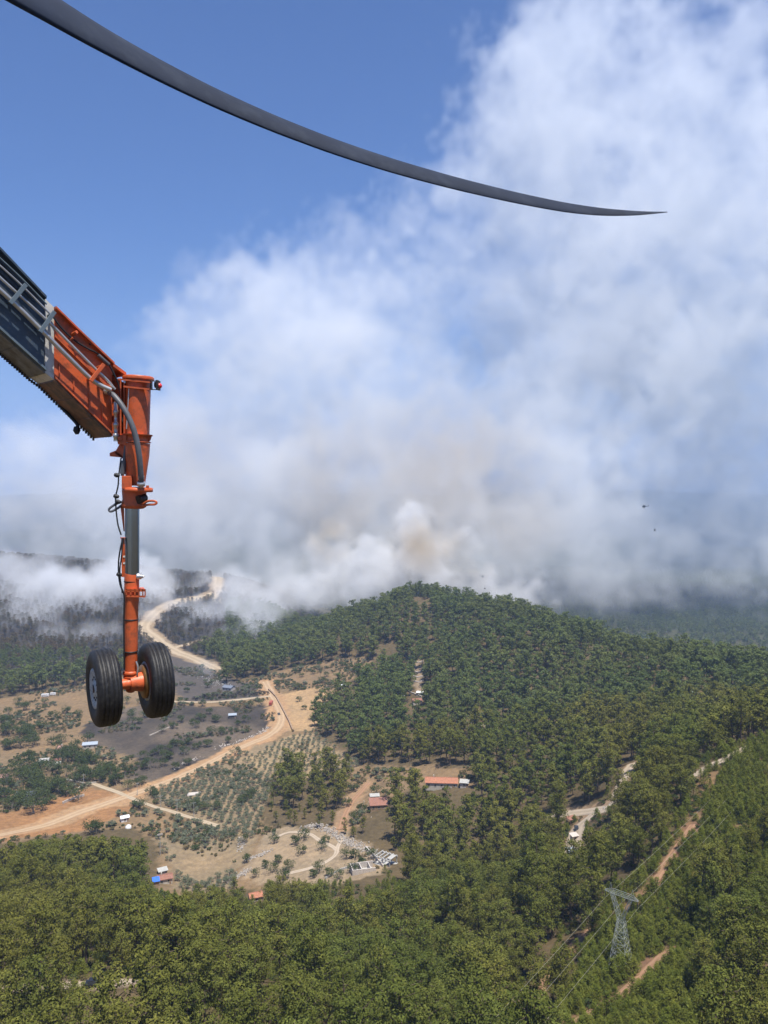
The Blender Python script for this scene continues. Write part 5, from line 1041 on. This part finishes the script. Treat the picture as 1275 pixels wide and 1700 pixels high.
# a few tall pines left standing in the thicket
# --- olive groves, planted in loose rows
x, y, r = jitter_grid(-220, 40, 330, 660, 4.2, 4, 0.25); k = I('olive_grove', x, y) & ~road_gap(x, y, 1.5) & clear_of(x, y); thin = I('dry_grove', x, y)
k &= ~((fnoise(x, y, 45, 81, 3) < -0.25) & ~thin); x, y, thin = x[k], y[k], thin[k]; z = H(x, y); n = len(x); s = r.uniform(0.8, 1.25, n) * np.where(thin, 0.72, 1.0); rt = r.uniform(0, 6.28, n)
o_ = np.argsort(np.hypot(x, y) / s); one = np.zeros(n, bool); one[o_[:300]] = True
ids = np.nonzero(one)[0]; lab = dict(zip(ids, name_each('silvery olive tree', x[ids], y[ids], s[ids], ('concrete slab', 'crossroads', 'tarpaulin', 'cottage', 'quarry track', 'lodge', 'bend of the dirt'))))
for i in ids: tree_thing('olive_tree', K_OLIVE[i % 4], x[i], y[i], z[i] + .1, rt[i], s[i], lab[i], 'olive tree', 'olive trees of the valley grove')
q = np.nonzero(~one)[0]; scatter('olive_grove', K_OLIVE, np.stack([x[q], y[q], z[q]], -1), rt[q], s[q], q % 4, 'far rows of silvery olive trees beside the dirt road')
print('olive', n)
# --- orchard and garden trees, each a thing
spots = [(145,1235),(185,1280),(40,1225),(55,1240),(25,1280),(45,1275),(60,1300),(15,1310),(85,1315),(30,1330),(95,1285),(110,1290),(150,1300),(165,1298),(135,1300),(70,1345),(85,1335),(55,1350),(20,1345),(10,1240),(8,1222),(120,1255),(95,1245),(130,1330),(110,1322),
 (208,1285),(222,1277),(235,1275),(255,1255),(265,1253),(280,1248),(300,1238),(275,1262),(325,1245),(345,1240),(240,1262),(250,1320),(258,1325),(390,1256),(402,1337),(410,1332),(418,1328),(322,1342),(335,1345),(355,1345),
 (497,1165),(520,1172),(492,1145),(478,1140),(505,1178),(530,1150),(545,1140),(560,1145),(470,1130),(500,1125),(520,1120),(580,1110),(345,1142),(310,1150),(300,1170),(460,1140),(300,1200),(360,1200),(330,1195),(395,1205),(250,1190),(280,1190),
 (410,1432),(402,1400),(500,1420),(490,1403),(535,1412),(480,1445),(547,1455),(560,1462),(585,1450),(600,1440),(620,1430),(575,1340),(600,1350),(590,1365),(585,1315),(640,1325),(625,1320),(455,1400),(462,1432),(450,1450),(470,1462),(520,1458),(530,1448),(505,1395),(540,1400),(575,1425),(590,1425),(440,1440),(425,1455),(150,1385),(160,1383),(0,1200),(30,1190),(60,1190),(90,1195),(130,1190),(20,1205),(110,1185),(70,1210)]
where = lambda px, py: ('among the farmhouses' if px < 200 and py > 1215 else 'at the edge of the burnt field' if px < 400 and 1185 < py < 1300 else 'in the quarry clearing' if py > 1395 and px > 390 else 'beside the trench on the valley floor' if py < 1185 and px > 440 else 'beside the olive grove' if py > 1300 else 'near the burnt yard')
rb = np.random.default_rng(9)
for _ in range(400):                                       # thick hedgerows and gardens at the left, shrubby strip at the foot of the hill
    if len(spots) > 240: break
    a, b = (rb.uniform(0, 250), rb.uniform(1165, 1345)) if rb.random() < .62 else (rb.uniform(440, 640), rb.uniform(1085, 1185)) if rb.random() < .55 else (rb.uniform(150, 440), rb.uniform(1165, 1280))
    g = G(a, b); x1, y1 = np.array([g.x]), np.array([g.y])
    if (I('farmland', x1, y1) & ~I('red_soil', x1, y1) & ~I('dry_field', x1, y1) & ~road_gap(x1, y1, 3.5) & clear_of(x1, y1) & (fnoise(x1, y1, 45, 44, 2) > -.2))[0]: spots.append((a, b))
_g = np.array([G(*p)[:2] for p in spots]); lab = name_each('round dark green tree', _g[:, 0], _g[:, 1], rb.uniform(0, 1, len(_g)), ('slab', 'crossroads', 'blue grey', 'barn', 'grey shed', 'sooty', 'ruined', 'minibus', 'low white shed', 'pinkish', 'lodge', 'trench', 'quarry', 'tarpaulin', 'concrete frame', 'thin pale'))
for i, (a, b) in enumerate(spots):
    g = G(a, b); w = where(a, b); s = (1.35 if lab[i].startswith('large') else .95 if lab[i].startswith('small') else 1.15) * rb.uniform(.95, 1.05) * (0.8 if 'quarry' in w or 'trench' in w else 1.35 if 'farmhouses' in w else 1.0)
    tree_thing('orchard_tree', K_BROAD[i % 3], g.x, g.y, g.z + .1, rb.uniform(0, 6), s, lab[i], 'tree', 'round trees of the farmland')
# low hedgerow scrub and garden bushes
x, y, r = jitter_grid(-330, 60, 330, 800, 3.6, 6); k = I('farmland', x, y) & ~I('red_soil', x, y) & ~I('dry_field', x, y) & ~road_gap(x, y, 2.0) & clear_of(x, y)
dens = fnoise(x, y, 30, 91, 3) + np.where(I('garden', x, y), 0.3, 0) + np.where(I('olive_grove', x, y), -0.12, 0) - np.where(I('quarry', x, y), 0.05, 0) - np.where(I('burnt_field', x, y), 0.12, 0)
k &= dens > 0.12; x, y = x[k], y[k]; z = H(x, y); n = len(x); scatter('undergrowth', K_SCRUB + K_OLIVE[3:] + K_GREEN, np.stack([x, y, z - 0.05], -1), r.uniform(0, 6.28, n), r.uniform(0.7, 1.8, n), r.integers(0, 6, n), 'low scrub over the farmland')
x, y, r = jitter_grid(-130, 140, 110, 345, 2.7, 8); k = ~I('farmland', x, y) & ~road_gap(x, y, 0.6) & (fnoise(x, y, 12, 95, 3) > np.where(x > 20, -0.3, -0.12)); x, y = x[k], y[k]; z = H(x, y); n = len(x)
scatter('undergrowth', K_SCRUB[:1] + K_YOUNG[2:] + K_GREEN, np.stack([x, y, z - 0.05], -1), r.uniform(0, 6.28, n), r.uniform(0.5, 1.2, n), r.integers(0, 5, n), 'low scrub on the forest floor')
# --- burnt and scorched pines on the smoking hill
x, y, r = jitter_grid(-700, -130, 660, 1650, 8.0, 7); k = (I('burnt_hill', x, y) | (~I('farmland', x, y) & (y > 1000) & (x < -100))) & ~road_gap(x, y, 3.0); x, y = x[k], y[k]; z = H(x, y); k = in_frame(x, y, z, 10) & seen_from_camera(x, y, z + 10); x, y, z = x[k], y[k], z[k]
n = len(x); s = r.uniform(0.7, 1.15, n); rt = r.uniform(0, 6.28, n); f = fnoise(x, y, 130, 99, 3); px, py = project(x, y, z)
greenish = (f > 0.12) & (py > 1060); green = (py > 1085) & (px < 150) & (r.random(n) < .8) 
var = np.where(green, 3 + r.integers(0, 2, n), np.where(greenish | (r.random(n) < .62), 5 + r.integers(0, 2, n), r.integers(0, 3, n)))
big_ = np.argsort(-s / np.hypot(x, y)); one = np.zeros(n, bool); one[[i for i in big_ if var[i] < 3 and 0 < px[i] < 1275][:120]] = True
ids = np.nonzero(one)[0]; lab = dict(zip(ids, name_each('charred pine', x[ids], y[ids], s[ids], ('hill road', 'ruined', 'minibus'))))
for i in ids: tree_thing('burnt_pine', K_SNAG[var[i]], x[i], y[i], z[i] + .1, rt[i], s[i], lab[i], 'burnt tree', 'burnt pines at the foot of the smoking hill')
q = np.nonzero(~one)[0]; scatter('burnt_forest', K_SNAG + K_HILL[:2] + K_SCORCH, np.stack([x[q], y[q], z[q] - .1], -1), rt[q], s[q], var[q], 'burnt and scorched forest on the smoking hill')
print('burnt', n)
# --- far forest in the lower valley and on the dark ridge
rf = np.random.default_rng(31); x = rf.uniform(-700, 2200, 40000); y = rf.uniform(1100, 3400, 40000); z = H(x, y); px, py = project(x, y, z)
k = (px > 500) & (px < 1420) & (py < 1130) & (fnoise(x, y, 120, 33, 3) > -0.3) & seen_from_camera(x, y, z + 10); x, y, z = x[k], y[k], z[k]; n = len(x)
scatter('far_forest', K_FAR, np.stack([x, y, z], -1), rf.uniform(0, 6.28, n), rf.uniform(0.7, 1.2, n), rf.integers(0, 3, n), 'hazy far forest in the valley behind the hill')
print('far', n)
# ------------------------------------------------------------------ smoke and haze
def fft_noise(shape, beta, lo, hi, seed):
    """periodic 3-D noise with a power-law spectrum between two wavelengths (in cells), zero mean, unit spread"""
    r = np.random.default_rng(seed)
    w = np.fft.rfftn(r.standard_normal(shape).astype(np.float32))
    k = np.sqrt(np.fft.fftfreq(shape[0])[:, None, None] ** 2 + np.fft.fftfreq(shape[1])[None, :, None] ** 2 + np.fft.rfftfreq(shape[2])[None, None, :] ** 2)
    amp = np.where((k > 1.0 / hi) & (k < 1.0 / lo), np.maximum(k, 1e-6) ** (-beta), 0.0)
    n = np.fft.irfftn(w * amp, s=shape)
    return (n / n.std()).astype(np.float32)

def smoke_volume(name, lo, hi, cell, puffs, mat, label, seed, cat, contrast=1.0, soft=0.45, edge_lo=0.10):
    lo = np.array(lo, float); hi = np.array(hi, float)
    res = np.maximum(4, np.round((hi - lo) / cell).astype(int) + 1)
    ax = [np.linspace(lo[i], hi[i], res[i], dtype=np.float32) for i in range(3)]
    shape = tuple(res)
    warp = [fft_noise(shape, 1.9, 4, 40, seed + 10 + i) for i in range(3)]
    T = np.ones(shape, np.float32)
    for (x, y, z, rx, ry, rz, w) in puffs:
        sl = []
        for i, (c, rr) in enumerate(((x, rx), (y, ry), (z, rz))):
            a = int(np.searchsorted(ax[i], c - rr * 1.5)); b = int(np.searchsorted(ax[i], c + rr * 1.5)); sl.append(slice(a, b))
        if any(s.stop <= s.start for s in sl): continue
        s3 = tuple(sl)
        X = ax[0][sl[0]][:, None, None] + warp[0][s3] * rx * 0.22 - x
        Yy = ax[1][sl[1]][None, :, None] + warp[1][s3] * ry * 0.22 - y
        Z = ax[2][sl[2]][None, None, :] + warp[2][s3] * rz * 0.22 - z
        q = 1.0 - (X / rx) ** 2 - (Yy / ry) ** 2 - (Z / rz) ** 2
        T[s3] *= 1.0 - min(w, 0.98) * np.clip(q, 0, 1)
    D = 1.0 - T                                         # overlapping puffs merge into one body
    n1 = fft_noise(shape, 2.0, 4, 40, seed); n2 = fft_noise(shape, 1.2, 2.2, 11, seed + 1); n3 = fft_noise(shape, 2.4, 20, 90, seed + 2)
    bil = np.abs(n1)
    e = D + contrast * (0.17 * (0.75 - bil) + 0.075 * n2) * np.clip(1.6 - D, 0.5, 1.6)
    t = np.clip((e - edge_lo) / soft, 0, 1); t = t * t * (3 - 2 * t)
    dens = t * (0.35 + 0.65 * D) * np.clip(0.85 + 0.28 * n3 + contrast * (0.30 * (0.8 - bil) + 0.12 * n2), 0.12, 2.0)
    dens[D <= 0.004] = 0
    for i in range(3):                                  # fade to nothing at the walls of the box
        e = np.minimum(1, np.arange(res[i]) / 3.0) * np.minimum(1, np.arange(res[i])[::-1] / 3.0)
        sh = [1, 1, 1]; sh[i] = -1; dens *= e.reshape(sh).astype(np.float32)
    n = dens.size
    me = bpy.data.meshes.new(name); me.vertices.add(n)
    me.vertices.foreach_set('co', np.zeros(n * 3, np.float32))
    at = me.attributes.new('dens', 'FLOAT', 'POINT'); at.data.foreach_set('value', dens.ravel())
    o = link(name, me)
    g = bpy.data.node_groups.new(name, 'GeometryNodeTree')
    g.interface.new_socket('Geometry', in_out='INPUT', socket_type='NodeSocketGeometry'); g.interface.new_socket('Geometry', in_out='OUTPUT', socket_type='NodeSocketGeometry')
    gi = g.nodes.new('NodeGroupInput'); go = g.nodes.new('NodeGroupOutput')
    pos = g.nodes.new('GeometryNodeInputPosition')
    sub = g.nodes.new('ShaderNodeVectorMath'); sub.operation = 'SUBTRACT'; sub.inputs[1].default_value = tuple(lo); g.links.new(pos.outputs[0], sub.inputs[0])
    mul = g.nodes.new('ShaderNodeVectorMath'); mul.operation = 'MULTIPLY'; mul.inputs[1].default_value = tuple((res - 1) / (hi - lo)); g.links.new(sub.outputs[0], mul.inputs[0])
    rnd = g.nodes.new('ShaderNodeVectorMath'); rnd.operation = 'ADD'; rnd.inputs[1].default_value = (0.5, 0.5, 0.5); g.links.new(mul.outputs[0], rnd.inputs[0])
    flo = g.nodes.new('ShaderNodeVectorMath'); flo.operation = 'FLOOR'; g.links.new(rnd.outputs[0], flo.inputs[0])
    sep = g.nodes.new('ShaderNodeSeparateXYZ'); g.links.new(flo.outputs[0], sep.inputs[0])
    ints = []
    for i in range(3):
        c = g.nodes.new('FunctionNodeFloatToInt'); c.rounding_mode = 'ROUND'; g.links.new(sep.outputs[i], c.inputs[0]); ints.append(c.outputs[0])
    def im(op, a, b):
        m = g.nodes.new('FunctionNodeIntegerMath'); m.operation = op
        for s, v in ((m.inputs[0], a), (m.inputs[1], b)):
            if isinstance(v, int): s.default_value = v
            else: g.links.new(v, s)
        return m.outputs[0]
    idx = im('ADD', im('ADD', im('MULTIPLY', ints[0], int(res[1] * res[2])), im('MULTIPLY', ints[1], int(res[2]))), ints[2])
    na = g.nodes.new('GeometryNodeInputNamedAttribute'); na.data_type = 'FLOAT'; na.inputs[0].default_value = 'dens'
    si = g.nodes.new('GeometryNodeSampleIndex'); si.data_type = 'FLOAT'; si.domain = 'POINT'
    g.links.new(gi.outputs[0], si.inputs['Geometry']); g.links.new(na.outputs[0], si.inputs['Value']); g.links.new(idx, si.inputs['Index'])
    vc = g.nodes.new('GeometryNodeVolumeCube')
    vc.inputs['Min'].default_value = tuple(lo); vc.inputs['Max'].default_value = tuple(hi)
    for i, a in enumerate('XYZ'): vc.inputs['Resolution ' + a].default_value = int(res[i])
    g.links.new(si.outputs[0], vc.inputs['Density'])
    sm = g.nodes.new('GeometryNodeSetMaterial'); sm.inputs['Material'].default_value = mat
    g.links.new(vc.outputs[0], sm.inputs['Geometry']); g.links.new(sm.outputs[0], go.inputs[0])
    md = o.modifiers.new('density', 'NODES'); md.node_group = g
    me.materials.append(mat)
    tag(o, label, cat, None, 'stuff')
    return o

def smoke_mat(name, sigma, col, tan=(), tan_col=(0.74, 0.63, 0.47), g=-0.1):
    m, nt = new_mat(name)
    out = N(nt, 'ShaderNodeOutputMaterial'); pv = N(nt, 'ShaderNodeVolumePrincipled')
    pv.inputs['Density Attribute'].default_value = ''
    at = N(nt, 'ShaderNodeAttribute', attribute_name='density')
    mu = N(nt, 'ShaderNodeMath', operation='MULTIPLY'); mu.inputs[1].default_value = sigma
    nt.links.new(at.outputs['Fac'], mu.inputs[0]); nt.links.new(mu.outputs[0], pv.inputs['Density'])
    pv.inputs['Anisotropy'].default_value = g
    pv.inputs['Color'].default_value = (*col, 1); pv.inputs['Absorption Color'].default_value = (0, 0, 0, 1)
    ge = N(nt, 'ShaderNodeNewGeometry'); acc = None
    for c, r, amt in tan:                               # where the smoke is young and carries brown tar
        d = N(nt, 'ShaderNodeVectorMath', operation='DISTANCE'); nt.links.new(ge.outputs['Position'], d.inputs[0]); d.inputs[1].default_value = tuple(c)
        f = ramp(nt, d.outputs['Value'], r, r * 0.25, 0.0, amt)
        if acc is None: acc = f
        else:
            mx = N(nt, 'ShaderNodeMath', operation='MAXIMUM'); nt.links.new(acc, mx.inputs[0]); nt.links.new(f, mx.inputs[1]); acc = mx.outputs[0]
    if acc is not None: nt.links.new(mixc(nt, acc, col, tan_col), pv.inputs['Color'])
    nt.links.new(pv.outputs[0], out.inputs['Volume'])
    return m
def puff(px, py, r, Y, w, flat=1.0, deep=1.1):
    p = P(px, py, Y); R = r * Y / F_PX
    return (p.x, p.y, p.z, R, R * deep, R * flat, w)
def billow(rows, seed, n=6, small=0.45):
    """each big puff carries a crust of smaller ones"""
    r = np.random.default_rng(seed); out = []
    for a in rows:
        out.append(puff(*a)); px, py, rr, Y, w = a[:5]; fl = a[5] if len(a) > 5 else 1.0
        for k in range(n):
            an = r.uniform(0, 6.28); q = r.uniform(0.55, 0.98); s = rr * small * r.uniform(0.6, 1.25)
            out.append(puff(px + math.cos(an) * rr * q, py + math.sin(an) * rr * q * fl, s, Y + r.normal(0, 0.35) * rr * Y / F_PX, w * r.uniform(0.5, 1.0)))
    return out
main = billow([
    # upper right mass
    (1010, 130, 160, 1900, .9), (1150, 260, 200, 1900, 1.0), (900, 260, 150, 1850, .9), (1010, 380, 200, 1850, .9), (1260, 170, 130, 1950, .8), (850, 340, 120, 1800, .7),
    (870, 120, 90, 1850, .7), (815, 230, 90, 1800, .7), (950, 40, 120, 1900, .8), (1230, 400, 190, 1850, .9), (1060, -30, 60, 1900, .45), (1230, -10, 60, 1950, .3),
    # middle
    (740, 420, 120, 1750, .6), (580, 430, 90, 1700, .5), (640, 370, 70, 1700, .35), (420, 530, 110, 1600, .6), (350, 510, 70, 1600, .6), (295, 540, 60, 1600, .5), (500, 550, 140, 1650, .8),
    (650, 560, 160, 1700, .8), (820, 520, 180, 1750, .8), (980, 560, 200, 1800, .8), (1130, 580, 190, 1800, .8), (1250, 640, 160, 1850, .6),
    # lower
    (400, 670, 150, 1550, .8), (280, 640, 90, 1500, .5), (560, 700, 160, 1600, .9), (720, 680, 140, 1600, .8), (860, 760, 150, 1600, .5), (300, 790, 140, 1500, .7), (150, 850, 110, 1450, .5), (30, 890, 100, 1450, .6),
    (430, 830, 150, 1500, .9), (550, 850, 130, 1450, .9), (660, 870, 120, 1400, .9), (760, 860, 120, 1400, .8), (860, 860, 130, 1450, .8), (980, 820, 140, 1600, .5), (1120, 760, 130, 1700, .35), (1230, 760, 120, 1700, .3),
    (950, 940, 120, 1450, .7), (1050, 940, 110, 1500, .38), (1150, 980, 100, 1600, .35), (1230, 900, 130, 2000, .35), (1130, 880, 120, 1900, .4), (1290, 1000, 100, 1900, .3), (40, 770, 80, 1450, .25), (120, 760, 80, 1450, .3),
    (40, 790, 100, 1450, .35), (120, 760, 90, 1450, .4), (190, 700, 70, 1480, .4), (60, 860, 130, 1450, .6), (170, 900, 120, 1450, .7), (260, 880, 130, 1450, .8), (0, 920, 100, 1430, .6), (330, 930, 100, 1450, .7),
    (1000, 700, 150, 1700, .4), (900, 680, 140, 1650, .4), (1080, 840, 150, 1800, .5), (1180, 830, 150, 1950, .45), (1270, 880, 130, 2050, .35), (1200, 940, 110, 2050, .35),
    (450, 900, 170, 1500, .8), (620, 800, 180, 1550, .8), (760, 820, 160, 1550, .8), (330, 850, 140, 1500, .8), (880, 840, 150, 1550, .7), (200, 850, 120, 1500, .7), (90, 840, 120, 1500, .6), (970, 880, 130, 1550, .55), (1060, 860, 120, 1650, .35),
    (0, 840, 90, 2120, .85, .6), (90, 835, 90, 2120, .85, .6), (190, 835, 90, 2120, .85, .6), (290, 835, 90, 2120, .85, .6), (390, 835, 90, 2120, .9, .6), (490, 835, 90, 2120, .9, .6), (590, 835, 90, 2120, .9, .6), (690, 835, 90, 2120, .9, .6), (790, 835, 90, 2120, .9, .6), (880, 835, 90, 2120, .8, .6), (960, 840, 90, 2120, .6, .6), (-80, 840, 90, 2120, .8, .6), (1040, 840, 90, 2120, .4, .6),
    (1180, 1000, 120, 1550, .34), (1280, 990, 120, 1650, .36), (1090, 990, 100, 1500, .3), (1230, 1060, 90, 1350, .2),
    # at the ground
    (420, 990, 90, 1250, .8), (500, 950, 80, 1250, .9), (590, 960, 80, 1250, .9), (680, 930, 70, 1250, .9), (740, 940, 60, 1300, .9), (840, 970, 80, 1320, .7), (930, 1000, 80, 1320, .4), (1030, 1010, 80, 1400, .25),
    (90, 950, 110, 1300, .35, .5), (190, 970, 100, 1250, .4, .5), (290, 960, 90, 1420, .4, .5),
], 5)
BROWN = [(P(545, 870, 1400), 130, 1.0), (P(700, 905, 1330), 110, 1.0), (P(745, 780, 1500), 220, .85), (P(560, 780, 1500), 180, .6), (P(860, 870, 1400), 120, .5), (P(330, 760, 1450), 150, .35), (P(60, 880, 1380), 130, .4)]
M_SMOKE = smoke_mat('wildfire_smoke', 0.0050, (0.958, 0.968, 0.978), BROWN)
smoke_volume('smoke', (-900, 1120, -60), (1180, 2350, 1460), 8.0, main, M_SMOKE, 'towering pale wildfire smoke drifting right behind the forested hill', 3, 'smoke', 1.5, 0.42, 0.12)
base = billow([(475, 975, 42, 1210, .7), (520, 950, 45, 1215, .8), (570, 965, 40, 1215, .8), (610, 930, 40, 1225, .7), (650, 945, 42, 1215, .9), (700, 905, 42, 1225, .9), (735, 935, 42, 1220, .9), (760, 895, 36, 1240, .7), (790, 960, 36, 1230, .7), (840, 985, 42, 1220, .6), (880, 995, 36, 1210, .35), (440, 1005, 40, 1205, .7), (400, 985, 42, 1215, .6), (690, 870, 36, 1250, .6), (545, 905, 44, 1240, .6), (350, 1000, 40, 1215, .4)], 15, 9, .5)
BROWN2 = [(P(700, 905, 1215), 55, 1.0), (P(745, 900, 1220), 45, .8), (P(545, 880, 1230), 60, .9), (P(790, 940, 1215), 40, .6)]
M_BASE = smoke_mat('fresh_fire_smoke', 0.023, (0.955, 0.955, 0.955), BROWN2)
smoke_volume('smoke', (-330, 1122, -30), (380, 1330, 250), 5.5, base, M_BASE, 'dense fresh smoke boiling up from behind the hilltop', 43, 'smoke', 1.8, 0.4, 0.16)
wisps = billow([(70, 945, 70, 1170, .6, .5), (170, 960, 70, 1160, .6, .5), (270, 985, 50, 1170, .5, .6), (180, 1050, 40, 930, .35, .6), (300, 1060, 34, 1000, .3, .7), (60, 985, 70, 1080, .7, .6), (140, 990, 80, 1060, .7, .6), (20, 1035, 70, 980, .6, .6), (210, 985, 70, 1100, .6, .7), (120, 1045, 50, 930, .4, .6), (230, 1020, 50, 1010, .35, .8), (0, 960, 60, 1150, .6, .6), (45, 1090, 28, 860, .4), (112, 1135, 24, 760, .3), (290, 1035, 50, 1080, .35, .7), (380, 1020, 60, 1080, .7), (410, 1060, 40, 980, .6), (372, 1060, 32, 960, .5), (440, 1020, 50, 1040, .7), (340, 1040, 40, 1050, .3), (310, 1255, 14, 545, .12), (330, 1125, 30, 760, .2), (520, 990, 40, 1080, .5), (600, 985, 36, 1080, .5)], 8, 5, .5)
M_WISP = smoke_mat('drifting_ground_smoke', 0.023, (0.95, 0.96, 0.975))
smoke_volume('smoke', (-680, 500, -20), (30, 1190, 260), 6.0, wisps, M_WISP, 'thin ground smoke drifting over the burnt hill', 23, 'smoke', 1.3)

hz_m, hz_nt = new_mat('haze_air')
hz_pv = N(hz_nt, 'ShaderNodeVolumePrincipled'); hz_out = N(hz_nt, 'ShaderNodeOutputMaterial')
hz_pv.inputs['Density'].default_value = 1.3e-4; hz_pv.inputs['Color'].default_value = (0.50, 0.68, 1.0, 1); hz_pv.inputs['Anisotropy'].default_value = 0.1
hz_nt.links.new(hz_pv.outputs[0], hz_out.inputs['Volume'])
bm = bmesh.new(); bmesh.ops.create_cube(bm, size=1.0)
hzme = bpy.data.meshes.new('haze'); bm.to_mesh(hzme); bm.free()
hz = link('haze', hzme, hz_m); hz.scale = (26000, 30000, 1840); hz.location = (0, 13000, 1500 - 920)
tag(hz, 'thin pale air over the valley', None, None, 'stuff')
